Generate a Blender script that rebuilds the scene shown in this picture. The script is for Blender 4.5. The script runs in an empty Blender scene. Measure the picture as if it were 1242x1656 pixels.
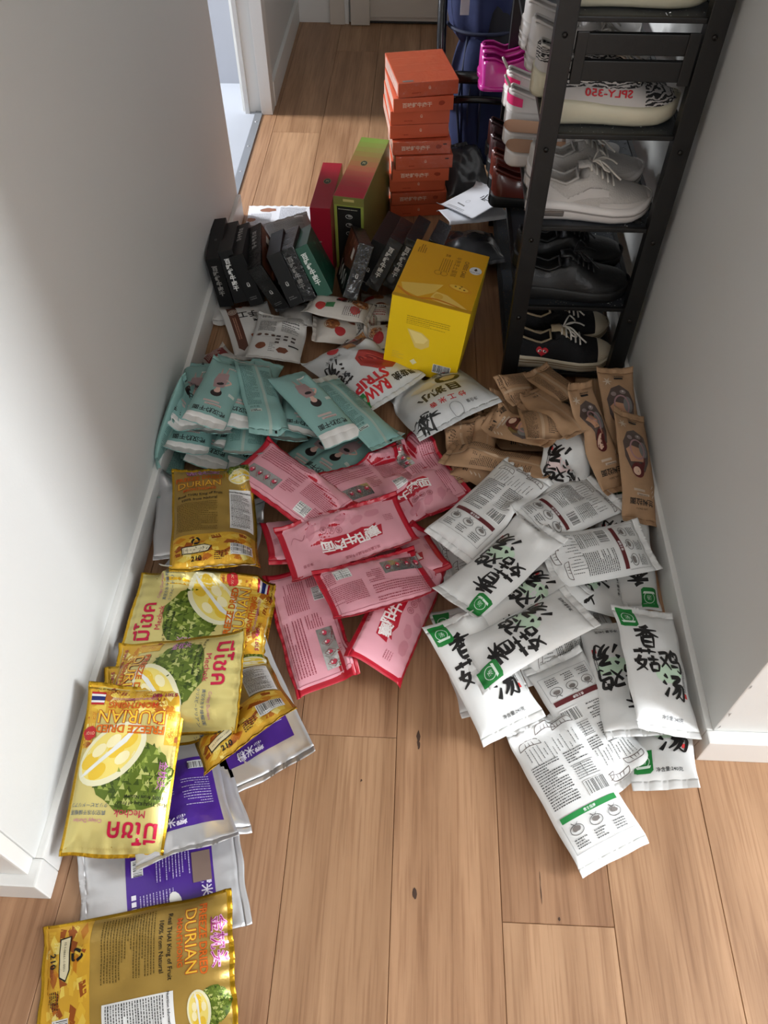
import bpy, bmesh, math, random
import numpy as np
from mathutils import Vector, Matrix, Quaternion
from mathutils.geometry import tessellate_polygon

SC = bpy.context.scene
COL = SC.collection
# ---------------------------------------------------------------- camera
CAM_H = 1.477
cam = bpy.data.cameras.new('camera')
cam.sensor_fit = 'VERTICAL'; cam.sensor_height = 36.0; cam.lens = 36.0*1268.7/1656.0
cam.clip_start = .02; cam.clip_end = 60
camo = bpy.data.objects.new('camera', cam); COL.objects.link(camo)
PITCH, YAW, ROLL = .895706, -.0421066, .000868
camo.location = (0, 0, CAM_H)
camo.rotation_mode = 'QUATERNION'
camo.rotation_quaternion = Quaternion((0, 0, 1), -YAW) @ Quaternion((1, 0, 0), math.pi/2-PITCH) @ Quaternion((0, 0, 1), ROLL)
SC.camera = camo
# ---------------------------------------------------------------- world and lights
wd = bpy.data.worlds.new('world'); SC.world = wd; wd.use_nodes = True
wd.node_tree.nodes['Background'].inputs[0].default_value = (.80, .88, 1, 1)
wd.node_tree.nodes['Background'].inputs[1].default_value = .25
def area(name, loc, target, sx, sy, power, col):
    l = bpy.data.lights.new(name, 'AREA'); l.shape = 'RECTANGLE'; l.size = sx; l.size_y = sy; l.energy = power; l.color = col
    o = bpy.data.objects.new(name, l); COL.objects.link(o); o.location = loc
    o.rotation_euler = (Vector(target)-Vector(loc)).to_track_quat('-Z', 'Y').to_euler(); return o
area('window_light_main', (3.30, -.08, 1.50), (-.6, .5, .5), .60, 1.75, 160, (.90, .95, 1))
area('window_light_rear', (1.15, -2.5, 1.65), (.0, .9, .2), 1.7, 1.3, 47, (.92, .96, 1))
area('left_room_light', (-2.55, 3.40, 1.50), (-.3, 2.75, 0), .55, 1.1, 165, (.95, .975, 1))
SC.view_settings.view_transform = 'Standard'
SC.view_settings.look = 'None'
SC.view_settings.exposure = 0.0
SC.view_settings.gamma = 1.0
SC.view_settings.use_curve_mapping = False
SC.cycles.max_bounces = 8
SC.cycles.caustics_reflective = False; SC.cycles.caustics_refractive = False
SC.cycles.sample_clamp_indirect = 6

# ---------------------------------------------------------------- helpers
def lin(c):
    return tuple(((v/255)/12.92 if v/255 <= .04045 else ((v/255+.055)/1.055)**2.4) for v in c[:3])
def link(o, parent=None):
    COL.objects.link(o)
    if parent is not None: o.parent = parent
    return o
def tag(o, label=None, cat=None, group=None, kind=None):
    if label: o['label'] = label
    if cat: o['category'] = cat
    if group: o['group'] = group
    if kind: o['kind'] = kind
    return o
def empty(name, loc=(0, 0, 0), rz=0):
    o = bpy.data.objects.new(name, None); o.empty_display_size = .05; COL.objects.link(o)
    o.location = loc; o.rotation_euler = (0, 0, rz); return o
def pmesh(name, V, F, mat, parent=None, smooth=False, loc=None):
    m = bpy.data.meshes.new(name); m.from_pydata([tuple(v) for v in V], [], [tuple(f) for f in F]); m.update()
    if mat is not None: m.materials.append(mat)
    if smooth: m.polygons.foreach_set('use_smooth', [True]*len(m.polygons))
    o = link(bpy.data.objects.new(name, m), parent)
    if loc is not None: o.location = loc
    return o
def bmobj(name, bm, mat, parent=None, smooth=False, loc=None):
    m = bpy.data.meshes.new(name); bmesh.ops.recalc_face_normals(bm, faces=bm.faces); bm.to_mesh(m); bm.free()
    if mat is not None: m.materials.append(mat)
    if smooth: m.polygons.foreach_set('use_smooth', [True]*len(m.polygons))
    o = link(bpy.data.objects.new(name, m), parent)
    if loc is not None: o.location = loc
    return o
def box_bm(bm, x0, x1, y0, y1, z0, z1, M=None, bevel=0):
    r = bmesh.ops.create_cube(bm, size=1)
    for v in r['verts']:
        v.co = Vector(((x0+x1)/2+v.co.x*(x1-x0), (y0+y1)/2+v.co.y*(y1-y0), (z0+z1)/2+v.co.z*(z1-z0)))
    if bevel:
        es = list({e for v in r['verts'] for e in v.link_edges})
        b = bmesh.ops.bevel(bm, geom=es, offset=bevel, segments=2, affect='EDGES', profile=.7)
        vs = b['verts']
    else: vs = r['verts']
    if M is not None:
        for v in ({v for v in vs} | {v for v in r['verts'] if v.is_valid}): v.co = M @ v.co
def box(name, x0, x1, y0, y1, z0, z1, mat, parent=None, bevel=0):
    bm = bmesh.new(); box_bm(bm, x0, x1, y0, y1, z0, z1, None, bevel); return bmobj(name, bm, mat, parent)
def tube_data(pts, r, n=8, closed=False):
    pts = [Vector(p) for p in pts]; N = len(pts); V = []; F = []; up = Vector((.13, .21, .97)).normalized(); pa = None
    for i, p in enumerate(pts):
        a = pts[(i-1) % N] if (closed or i > 0) else p; b = pts[(i+1) % N] if (closed or i < N-1) else p
        t = (b-a).normalized()
        if pa is None: pa = t.cross(up); pa = pa if pa.length > .05 else t.cross(Vector((1, 0, 0)))
        pa = (pa - t*pa.dot(t)).normalized(); q = t.cross(pa)
        rr = r[i] if hasattr(r, '__len__') else r
        for k in range(n):
            an = 2*math.pi*k/n; V.append(p+pa*(math.cos(an)*rr)+q*(math.sin(an)*rr))
    for i in range(N if closed else N-1):
        for k in range(n):
            a = i*n+k; b = i*n+(k+1) % n; c = ((i+1) % N)*n+(k+1) % n; d = ((i+1) % N)*n+k; F.append((a, b, c, d))
    if not closed: F.append(tuple(range(n))[::-1]); F.append(tuple(range((N-1)*n, N*n)))
    return V, F
def tube(name, pts, r, mat, parent=None, n=8, closed=False):
    V, F = tube_data(pts, r, n, closed); return pmesh(name, V, F, mat, parent, smooth=True)
def spline(pts, k=6):
    P = [Vector(p) for p in pts]; out = []
    for i in range(len(P)-1):
        p0 = P[max(i-1, 0)]; p1 = P[i]; p2 = P[i+1]; p3 = P[min(i+2, len(P)-1)]
        for j in range(k):
            t = j/k; out.append(.5*((2*p1)+(p2-p0)*t+(2*p0-5*p1+4*p2-p3)*t*t+(3*p1-p0-3*p2+p3)*t**3))
    out.append(P[-1]); return out

# ---------------------------------------------------------------- materials (all node based)
MATS = {}
def mat(name, rgb, rough=.5, metal=0, bump=0, bscale=60, var=0, vscale=8, alpha=None, coat=0, spec=.5, trans=0, attr=False, stretch=None):
    if name in MATS: return MATS[name]
    m = bpy.data.materials.new(name); m.use_nodes = True; nt = m.node_tree; N = nt.nodes; L = nt.links
    b = N['Principled BSDF']; c = lin(rgb)
    b.inputs['Base Color'].default_value = (*c, 1); b.inputs['Roughness'].default_value = rough; b.inputs['Metallic'].default_value = metal
    b.inputs['Specular IOR Level'].default_value = spec
    if coat: b.inputs['Coat Weight'].default_value = coat; b.inputs['Coat Roughness'].default_value = .12
    if trans: b.inputs['Transmission Weight'].default_value = trans
    tc = N.new('ShaderNodeTexCoord'); vec = tc.outputs['Object']
    if stretch:
        mp = N.new('ShaderNodeMapping'); mp.inputs['Scale'].default_value = stretch; L.new(vec, mp.inputs['Vector']); vec = mp.outputs['Vector']
    if attr:
        at = N.new('ShaderNodeAttribute'); at.attribute_name = 'Col'; L.new(at.outputs['Color'], b.inputs['Base Color'])
    elif var:
        nz = N.new('ShaderNodeTexNoise'); nz.inputs['Scale'].default_value = vscale; nz.inputs['Detail'].default_value = 4; L.new(vec, nz.inputs['Vector'])
        cr = N.new('ShaderNodeValToRGB'); e = cr.color_ramp.elements
        e[0].position = .3; e[1].position = .7; e[0].color = (*[v*(1-var) for v in c], 1); e[1].color = (*[min(1, v*(1+var)) for v in c], 1)
        L.new(nz.outputs['Fac'], cr.inputs['Fac']); L.new(cr.outputs['Color'], b.inputs['Base Color'])
    if bump:
        n2 = N.new('ShaderNodeTexNoise'); n2.inputs['Scale'].default_value = bscale; n2.inputs['Detail'].default_value = 3; L.new(vec, n2.inputs['Vector'])
        bp = N.new('ShaderNodeBump'); bp.inputs['Strength'].default_value = bump; bp.inputs['Distance'].default_value = .004
        L.new(n2.outputs['Fac'], bp.inputs['Height']); L.new(bp.outputs['Normal'], b.inputs['Normal'])
    if alpha is not None: b.inputs['Alpha'].default_value = alpha
    MATS[name] = m; return m
def wood_mat(name, rgb, seed):
    if name in MATS: return MATS[name]
    m = bpy.data.materials.new(name); m.use_nodes = True; nt = m.node_tree; N = nt.nodes; L = nt.links; b = N['Principled BSDF']
    tc = N.new('ShaderNodeTexCoord'); mp = N.new('ShaderNodeMapping'); L.new(tc.outputs['Object'], mp.inputs['Vector'])
    mp.inputs['Location'].default_value = (seed*1.7, seed*3.1, seed); mp.inputs['Scale'].default_value = (1, .075, 1)
    n1 = N.new('ShaderNodeTexNoise'); n1.inputs['Scale'].default_value = 16; n1.inputs['Detail'].default_value = 6; n1.inputs['Distortion'].default_value = .6; L.new(mp.outputs['Vector'], n1.inputs['Vector'])
    mp2 = N.new('ShaderNodeMapping'); mp2.inputs['Scale'].default_value = (1, .03, 1); mp2.inputs['Location'].default_value = (seed, 0, 0); L.new(tc.outputs['Object'], mp2.inputs['Vector'])
    n2 = N.new('ShaderNodeTexNoise'); n2.inputs['Scale'].default_value = 170; n2.inputs['Detail'].default_value = 3; L.new(mp2.outputs['Vector'], n2.inputs['Vector'])
    wv = N.new('ShaderNodeTexWave'); wv.inputs['Scale'].default_value = 5; wv.inputs['Distortion'].default_value = 5; wv.inputs['Detail'].default_value = 2; wv.inputs['Detail Scale'].default_value = .8; L.new(mp.outputs['Vector'], wv.inputs['Vector'])
    c = lin(rgb)
    cr = N.new('ShaderNodeValToRGB'); e = cr.color_ramp.elements; e[0].position = .28; e[1].position = .75
    e[0].color = (c[0]*.62, c[1]*.55, c[2]*.49, 1); e[1].color = (min(1, c[0]*1.13), min(1, c[1]*1.13), min(1, c[2]*1.12), 1)
    L.new(n1.outputs['Fac'], cr.inputs['Fac'])
    mx = N.new('ShaderNodeMix'); mx.data_type = 'RGBA'; mx.blend_type = 'MULTIPLY'; mx.inputs[0].default_value = .45
    r2 = N.new('ShaderNodeValToRGB'); r2.color_ramp.elements[0].position = .36; r2.color_ramp.elements[1].position = .52; r2.color_ramp.elements[0].color = (.55, .45, .38, 1); L.new(n2.outputs['Fac'], r2.inputs['Fac'])
    L.new(cr.outputs['Color'], mx.inputs[6]); L.new(r2.outputs['Color'], mx.inputs[7])
    m3 = N.new('ShaderNodeMix'); m3.data_type = 'RGBA'; m3.blend_type = 'MULTIPLY'; m3.inputs[0].default_value = .22
    r3 = N.new('ShaderNodeValToRGB'); r3.color_ramp.elements[0].position = .0; r3.color_ramp.elements[1].position = .35; r3.color_ramp.elements[0].color = (.6, .5, .42, 1); L.new(wv.outputs['Fac'], r3.inputs['Fac'])
    L.new(mx.outputs[2], m3.inputs[6]); L.new(r3.outputs['Color'], m3.inputs[7])
    L.new(m3.outputs[2], b.inputs['Base Color'])
    b.inputs['Roughness'].default_value = .42
    bp = N.new('ShaderNodeBump'); bp.inputs['Strength'].default_value = .12; bp.inputs['Distance'].default_value = .002; L.new(n2.outputs['Fac'], bp.inputs['Height']); L.new(bp.outputs['Normal'], b.inputs['Normal'])
    MATS[name] = m; return m
WHITE_WALL = mat('wall_paint', (212, 212, 209), .6, bump=.05, bscale=180)
WHITE_TRIM = mat('trim_paint', (226, 225, 221), .4)
DOOR_PAINT = mat('door_paint', (206, 198, 186), .45, var=.05, vscale=3)
# ---------------------------------------------------------------- soft pack shapes (pure numpy)
class Wob:
    def __init__(s, seed, n, f0, f1):
        g = np.random.RandomState(seed)
        a = g.uniform(0, 2*math.pi, n); k = g.uniform(f0, f1, n)
        s.kx = k*np.cos(a); s.ky = k*np.sin(a); s.ph = g.uniform(0, 2*math.pi, n); s.n = n
    def __call__(s, x, y):
        r = 0
        for i in range(s.n): r = r + np.sin(s.kx[i]*x + s.ky[i]*y + s.ph[i])
        return r/math.sqrt(s.n)
KIND = {  # width, length, thickness, side margin, top seal, bottom seal, wrinkle
 'white':  (.140, .285, .034, .004, .016, .014, .0016),
 'durian': (.192, .312, .044, .007, .010, .010, .0020),
 'silver': (.205, .300, .020, .009, .012, .012, .0018),
 'pink':   (.298, .146, .026, .013, .007, .007, .0013),
 'teal':   (.106, .290, .026, .002, .022, .012, .0014),
 'kraft':  (.096, .285, .022, .002, .014, .014, .0009),
 'jerky':  (.150, .215, .030, .006, .010, .012, .0016),
 'strip':  (.235, .300, .062, .008, .012, .012, .0036),
 'nut':    (.150, .220, .045, .006, .012, .010, .0026),
 'sheet':  (.250, .180, .002, .000, .000, .000, .0006),
 'dark':   (.230, .300, .060, .006, .010, .010, .0070),
}
class Pack:
    def __init__(s, kind, c, R, seed, bend=None, size=None):
        s.kind = kind; s.W, s.L, s.T, s.mx, s.mt, s.mb, s.wr = KIND[kind]
        if size: s.W, s.L = size
        s.c = np.array(c, float); s.R = np.array(R, float)
        g = np.random.RandomState(seed*7+3)
        b = bend or {}
        s.kx = b.get('kx', g.uniform(-.6, .25)); s.ky = b.get('ky', g.uniform(-.5, .2)); s.tw = b.get('tw', g.uniform(-.5, .5))
        s.curl = b.get('curl', g.uniform(-.012, .012)); s.T *= b.get('T', g.uniform(.9, 1.1))
        s.w1 = Wob(seed+11, 5, 18, 45); s.w2 = Wob(seed+23, 7, 60, 130); s.fr = g.uniform(180, 260); s.p = g.uniform(0, 6)
        s.cc = g.uniform(-.004, .014, 4)*b.get('corner', 1.0) if kind != 'sheet' else np.zeros(4)
        s.ew = Wob(seed+41, 4, 25, 80)
        s.lx = np.linspace(-s.W/2, s.W/2, 25); s.ly = np.linspace(-s.L/2, s.L/2, 37)
        s.lift = np.zeros((37, 25))
    def prof(s, x, y):
        rx = np.clip(np.abs(x)/(s.W/2-s.mx), 0, 1)
        y0 = -s.L/2+s.mb; y1 = s.L/2-s.mt
        ry = np.clip(np.abs(y-(y0+y1)/2)/((y1-y0)/2), 0, 1)
        fx = (1-rx**2.6)**.62; fy = (1-ry**4)**.6
        return fx, fy
    def local(s, x, y, side):
        fx, fy = s.prof(x, y)
        t = s.T/2*fx*fy
        wr = s.wr*(s.w2(x, y)*.6+s.w1(x, y))*(fx*fy)**.4 + .0011*(1-fy)*np.sin(x*s.fr+s.p)*(fx+.25)
        mid = s.kx*x*x + s.ky*y*y + s.tw*x*y + .0014*s.w1(x*.5, y*.5)
        end = np.clip((np.abs(y)-s.L*.40)/(s.L*.1), 0, 1)
        mid = mid + s.curl*end**2
        for q, (sx, sy) in enumerate(((-1, 1), (1, 1), (1, -1), (-1, -1))):
            mid = mid + s.cc[q]*np.clip((sx*x/s.W*2+sy*y/s.L*2-1.25)/.75, 0, 1)**2
        ex = np.clip(np.abs(x)/s.W*2, 0, 1)**5; ey = np.clip(np.abs(y)/s.L*2, 0, 1)**9
        z = mid + (t+wr+.0004 if side > 0 else -t*.9-.0004)
        return np.stack([x*(1-.035*fy)+.0011*s.ew(y, y*.3)*ex, y*(1-.012*fx)+.0014*s.ew(x+.7, x)*ey, z], -1)
    def li(s, x, y):
        u = np.clip((x+s.W/2)/s.W*24, 0, 23.999); v = np.clip((y+s.L/2)/s.L*36, 0, 35.999)
        i = u.astype(int); j = v.astype(int); a = u-i; b = v-j; G = s.lift
        return G[j, i]*(1-a)*(1-b)+G[j, i+1]*a*(1-b)+G[j+1, i]*(1-a)*b+G[j+1, i+1]*a*b
    def world(s, x, y, side, off=0.0):
        p = s.local(x, y, side)@s.R.T + s.c
        p[..., 2] += s.li(x, y)
        p[..., 2] = np.maximum(p[..., 2], .0035 if side > 0 else .0006)
        if np.any(off): p = p + np.multiply.outer(off, s.R[:, 2]) if np.ndim(off) else p + off*s.R[:, 2]
        return p
class Heap:
    X0, Y0, D = -.80, -.20, .005
    def __init__(s): s.H = np.zeros((900, 330))
    def idx(s, p):
        return (np.clip(((p[..., 1]-s.Y0)/s.D).astype(int), 0, 899), np.clip(((p[..., 0]-s.X0)/s.D).astype(int), 0, 329))
    def gap(s, k):
        X, Y = np.meshgrid(k.lx, k.ly); b = k.world(X, Y, -1); return b[..., 2]-s.H[s.idx(b)]
    def settle(s, k):
        X, Y = np.meshgrid(k.lx, k.ly)
        need = np.clip(-s.gap(k)+.0006, 0, .034)
        l = need.copy()
        for _ in range(10):                       # spread the push smoothly, never below what is needed
            q = np.pad(l, 1, mode='edge')
            sm = (q[:-2, 1:-1]+q[2:, 1:-1]+q[1:-1, :-2]+q[1:-1, 2:]+4*q[1:-1, 1:-1])/8
            l = np.maximum(need*.9, sm)
        k.lift = l
        fx = np.linspace(-k.W/2, k.W/2, 90); fy = np.linspace(-k.L/2, k.L/2, 130); X, Y = np.meshgrid(fx, fy)
        t = k.world(X, Y, 1); i = s.idx(t); np.maximum.at(s.H, i, t[..., 2]-.15*k.T)
    def box(s, x0, x1, y0, y1, z):
        j0, i0 = s.idx(np.array([x0, y0, 0.])); j1, i1 = s.idx(np.array([x1, y1, 0.])); s.H[j0:j1+1, i0:i1+1] = np.maximum(s.H[j0:j1+1, i0:i1+1], z)
# ---------------------------------------------------------------- the setting
XL, XR = -.602, .588            # hall wall faces
BW, BX = .190025, -.191055      # board width, one seam
def struct(o): o['kind'] = 'structure'; return o
floor = struct(box('floor', -3.2, 3.4, -3.4, 4.35, -.06, -.018, mat('subfloor', (104, 76, 54), .8)))
rs = random.Random(4)
tones = [(178, 140, 107), (182, 144, 110), (172, 133, 101), (187, 149, 115), (176, 137, 104)]
WOODS = [wood_mat('oak_%d' % i, t, i+1) for i, t in enumerate(tones)]
CUTS = {0: [.616, 2.9], 2: [.298, 2.3], -2: [1.1, 3.079], -1: [-.4, 1.9, 3.86], 1: [-.9, 1.5], 3: [-1.2, 1.25], -3: [.9, 3.3]}
def plank(x0, x1, y0, y1, k):
    bm = bmesh.new(); g = .0003
    V = [(x0+g, y0+g), (x1-g, y0+g), (x1-g, y1-g), (x0+g, y1-g)]; c = .0016
    lo = [bm.verts.new((x, y, -.016)) for x, y in V]; md = [bm.verts.new((x, y, -c*.8)) for x, y in V]
    tp = [bm.verts.new((x+(c if i in (0, 3) else -c)*.6, y+(c if i < 2 else -c)*.6, 0)) for i, (x, y) in enumerate(V)]
    for a, b_ in ((lo, md), (md, tp)):
        for i in range(4): bm.faces.new((a[i], a[(i+1) % 4], b_[(i+1) % 4], b_[i]))
    bm.faces.new(tp)
    return bmobj('plank', bm, WOODS[k % 5], floor)
n = 0
for k in range(-14, 19):
    x0 = BX+k*BW; x1 = x0+BW
    if x1 < XL-.02 or x0 > XR+.1: y0, y1 = -3.2, (.40 if x1 < 0 else .70)
    else: y0, y1 = -3.2, 4.30
    cs = CUTS.get(k) or [rs.uniform(-2.2, -1.2), rs.uniform(-.6, .3), rs.uniform(1.2, 2)]
    cs = [y0]+[c for c in cs if y0+.2 < c < y1-.2]+[y1]
    for a, b_ in zip(cs, cs[1:]):
        w = {(0, 0): 1, (0, 1): 2, (1, 1): 4, (2, 0): 3, (2, 1): 2, (3, 1): 1, (4, 0): 0}.get((k, cs.index(a)), (k*3+n*2) % 5); n += 1
        plank(x0, x1, a, b_, w)
def knot(x, y, rx, ry):
    bm = bmesh.new(); g = np.random.RandomState(int(abs(x*1000)))
    for q in range(3):
        ox, oy = g.uniform(-.3, .3)*rx, g.uniform(-.8, .8)*ry; s = g.uniform(.4, .8)
        bm.faces.new([bm.verts.new((x+ox+math.cos(t*.785)*rx*s*g.uniform(.6, 1.1), y+oy+math.sin(t*.785)*ry*s*g.uniform(.6, 1.1), .00035+q*.0001)) for t in range(8)])
    return bmobj('wood_knot', bm, mat('knot', (66, 44, 30), .6), floor)
for x, y, rx, ry in ((.0425, .605, .006, .022), (.0405, .345, .007, .014), (.259, .36, .0015, .030), (.287, .305, .003, .004), (-.43, 2.53, .012, .02), (-.065, .53, .0025, .003)): knot(x, y, rx, ry)
# hall walls
wl = struct(box('wall_left', -.72, XL, .345, 2.47, 0, 2.5, WHITE_WALL, bevel=.003))
box('return_wall', -3.1, -.70, .345, .46, 0, 2.5, WHITE_WALL, wl)
wl2 = struct(box('wall_left_far', -.70, -.600, 3.262, 4.30, 0, 2.5, WHITE_WALL))
wr_ = struct(box('wall_right', XR, .72, .622, 4.30, 0, 2.5, WHITE_WALL, bevel=.003))
box('return_wall', .70, 3.32, .622, .74, 0, 2.5, WHITE_WALL, wr_)
wf = struct(box('wall_far', -.72, .72, 4.20, 4.32, 0, 2.5, WHITE_WALL))
lt = box('lintel', -.72, XL, 2.47, 3.262, 2.05, 2.5, WHITE_WALL, wl)
struct(box('ceiling', -3.2, 3.45, -3.4, 4.4, 2.5, 2.56, mat('ceiling_paint', (228, 227, 224), .8)))
# living room shell behind the camera, with the windows the daylight comes through
wb = struct(box('wall_back', -3.2, 3.4, -3.35, -3.25, 0, 2.5, WHITE_WALL))
struct(box('wall_room_left', -3.2, -3.1, -3.3, .46, 0, 2.5, WHITE_WALL))
wrr = empty('wall_room_right'); struct(wrr)
box('wall_panel', 3.36, 3.44, -3.3, .74, 0, .62, WHITE_WALL, wrr); box('wall_panel', 3.36, 3.44, -3.3, .74, 2.45, 2.5, WHITE_WALL, wrr)
box('wall_panel', 3.36, 3.44, -3.3, -.46, .62, 2.45, WHITE_WALL, wrr); box('wall_panel', 3.36, 3.44, .30, .74, .62, 2.45, WHITE_WALL, wrr)
w1 = empty('window_1', (3.4, -.08, .62)); struct(w1)
for y0, y1, z0, z1 in ((-.38, -.34, 0, 1.83), (.34, .38, 0, 1.83), (-.34, .34, 0, .05), (-.34, .34, 1.78, 1.83)):
    box('window_frame', -.03, .03, y0, y1, z0, z1, WHITE_TRIM, w1)
# skirtings
def skirting(name, x0, x1, y0, y1, h=.082, parts=()):
    o = box(name, x0, x1, y0, y1, 0, h, WHITE_TRIM, None, .003); return struct(o)
skirting('baseboard_left', XL-.001, -.588, .3452, 2.466)
skirting('baseboard_left_return', -2.9, -.588, .300, .3448)
skirting('baseboard_right', .576, XR+.001, .6222, 4.2)
skirting('baseboard_right_return', .576, 3.2, .596, .6218)
skirting('baseboard_left_far', -.601, -.585, 3.30, 4.2, .095)
skirting('baseboard_far', -.585, -.42, 4.186, 4.20, .10)
t0 = struct(box('trim_1', -.680, -.604, .318, .3448, .0825, 2.1, WHITE_TRIM, None, .004))       # casing round the near wall end
# left doorway
t1 = empty('trim_2', (-.65, 2.97, 0)); struct(t1)
def cas(n, *a):
    o = box(n, *a, WHITE_TRIM, None, .002); o.parent = t1; o.matrix_parent_inverse = Matrix.Translation((.65, -2.97, 0)); return o
cas('jamb', -.712, -.632, 3.243, 3.263, 0, 2.05)
cas('door_stop', -.700, -.682, 3.225, 3.245, 0, 2.03)
cas('casing', -.634, -.588, 3.222, 3.300, 0, 2.1)
cas('jamb', -.715, -.604, 2.475, 2.484, 0, 2.05)
th = struct(box('trim_3', -.660, -.630, 2.486, 3.242, -.004, .006, mat('aluminium', (168, 172, 178), .38, .7), None, .0015))
for y in (2.76, 2.95, 3.15):
    bm = bmesh.new(); bmesh.ops.create_cone(bm, cap_ends=True, segments=12, radius1=.005, radius2=.0035, depth=.002)
    for v in bm.verts: v.co += Vector((-.645, y, .0068))
    bmobj('screw', bm, mat('screw', (215, 218, 222), .25, .9), th)
# room behind the left doorway: pale floor and cool grey far wall
lr = struct(box('floor_left_room', -2.9, -.655, 1.2, 3.62, -.017, .0015, mat('pale_tile', (176, 180, 188), .35)))
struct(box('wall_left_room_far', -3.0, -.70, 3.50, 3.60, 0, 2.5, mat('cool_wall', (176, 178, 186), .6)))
struct(box('wall_left_room_near', -3.0, -.72, 1.1, 1.2, 0, 2.5, mat('spill_cut_wall', (112, 114, 120), .6))); struct(box('wall_left_room_side', -3.0, -2.9, 1.1, 3.6, 0, 2.5, MATS['spill_cut_wall']))  # unseen walls, colour darkened to cut bounce light spilling into the hall
# far entrance door with its frame
d1 = empty('door_1', (-.04, 4.18, 0)); struct(d1)
def dp(n, x0, x1, y0, y1, z0, z1, m): o = box(n, x0, x1, y0, y1, z0, z1, m, None, .002); o.parent = d1; o.matrix_parent_inverse = Matrix.Translation((.04, -4.18, 0)); return o
dp('door_frame', -.435, -.365, 4.165, 4.205, 0, 2.1, DOOR_PAINT)
dp('door_frame', -.365, -.345, 4.172, 4.205, 0, 2.1, WHITE_TRIM)
dp('door_leaf', -.335, .56, 4.185, 4.215, .012, 2.05, DOOR_PAINT)
dp('door_stile', -.335, -.245, 4.150, 4.19, .004, 2.05, DOOR_PAINT)
dp('door_bottom_rail', -.245, .56, 4.178, 4.19, .03, .16, DOOR_PAINT)
dp('door_seal', -.2449, .56, 4.182, 4.20, .003, .012, mat('rubber', (40, 38, 36), .7))
# scuffs on the right wall corner
for z, y in ((.095, .6215), (.15, .6214), (.26, .6214)):
    bm = bmesh.new(); g = np.random.RandomState(int(z*1000))
    bm.faces.new([bm.verts.new((XR+.002+g.uniform(0, .006), y-.0006, z+g.uniform(-.012, .012))) for _ in range(5)])
    bmobj('scuff', bm, mat('scuff', (150, 146, 140), .8), wr_)
# ---------------------------------------------------------------- flat print drawn as thin coloured geometry
GLY = {}
def glyphs(s, bold=0.0):
    k = (s, bold)
    if k in GLY: return GLY[k]
    c = bpy.data.curves.new('lettering', 'FONT'); c.body = s; c.size = 1; c.resolution_u = 2; c.offset = bold
    o = bpy.data.objects.new('lettering', c); COL.objects.link(o)
    m = o.evaluated_get(bpy.context.evaluated_depsgraph_get()).to_mesh()
    V = np.array([v.co[:2] for v in m.vertices], float).reshape(-1, 2); m.calc_loop_triangles()
    T = np.array([t.vertices[:] for t in m.loop_triangles], int).reshape(-1, 3)
    bpy.data.objects.remove(o); bpy.data.curves.remove(c)
    GLY[k] = (V, T); return V, T
def refine(V, T, mx):
    for _ in range(6):
        P = V[T]; e = np.max([np.linalg.norm(P[:, 0]-P[:, 1], axis=1), np.linalg.norm(P[:, 1]-P[:, 2], axis=1), np.linalg.norm(P[:, 2]-P[:, 0], axis=1)], 0)
        big = e > mx
        if not big.any(): break
        A, B, C_ = V[T[big, 0]], V[T[big, 1]], V[T[big, 2]]; n = len(A); b = len(V)
        V = np.concatenate([V, (A+B)/2, (B+C_)/2, (C_+A)/2]); i = np.arange(n); ab, bc, ca = b+i, b+n+i, b+2*n+i; t = T[big]
        T = np.concatenate([T[~big], np.stack([t[:, 0], ab, ca], 1), np.stack([ab, t[:, 1], bc], 1), np.stack([ca, bc, t[:, 2]], 1), np.stack([ab, bc, ca], 1)])
    return V, T
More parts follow.
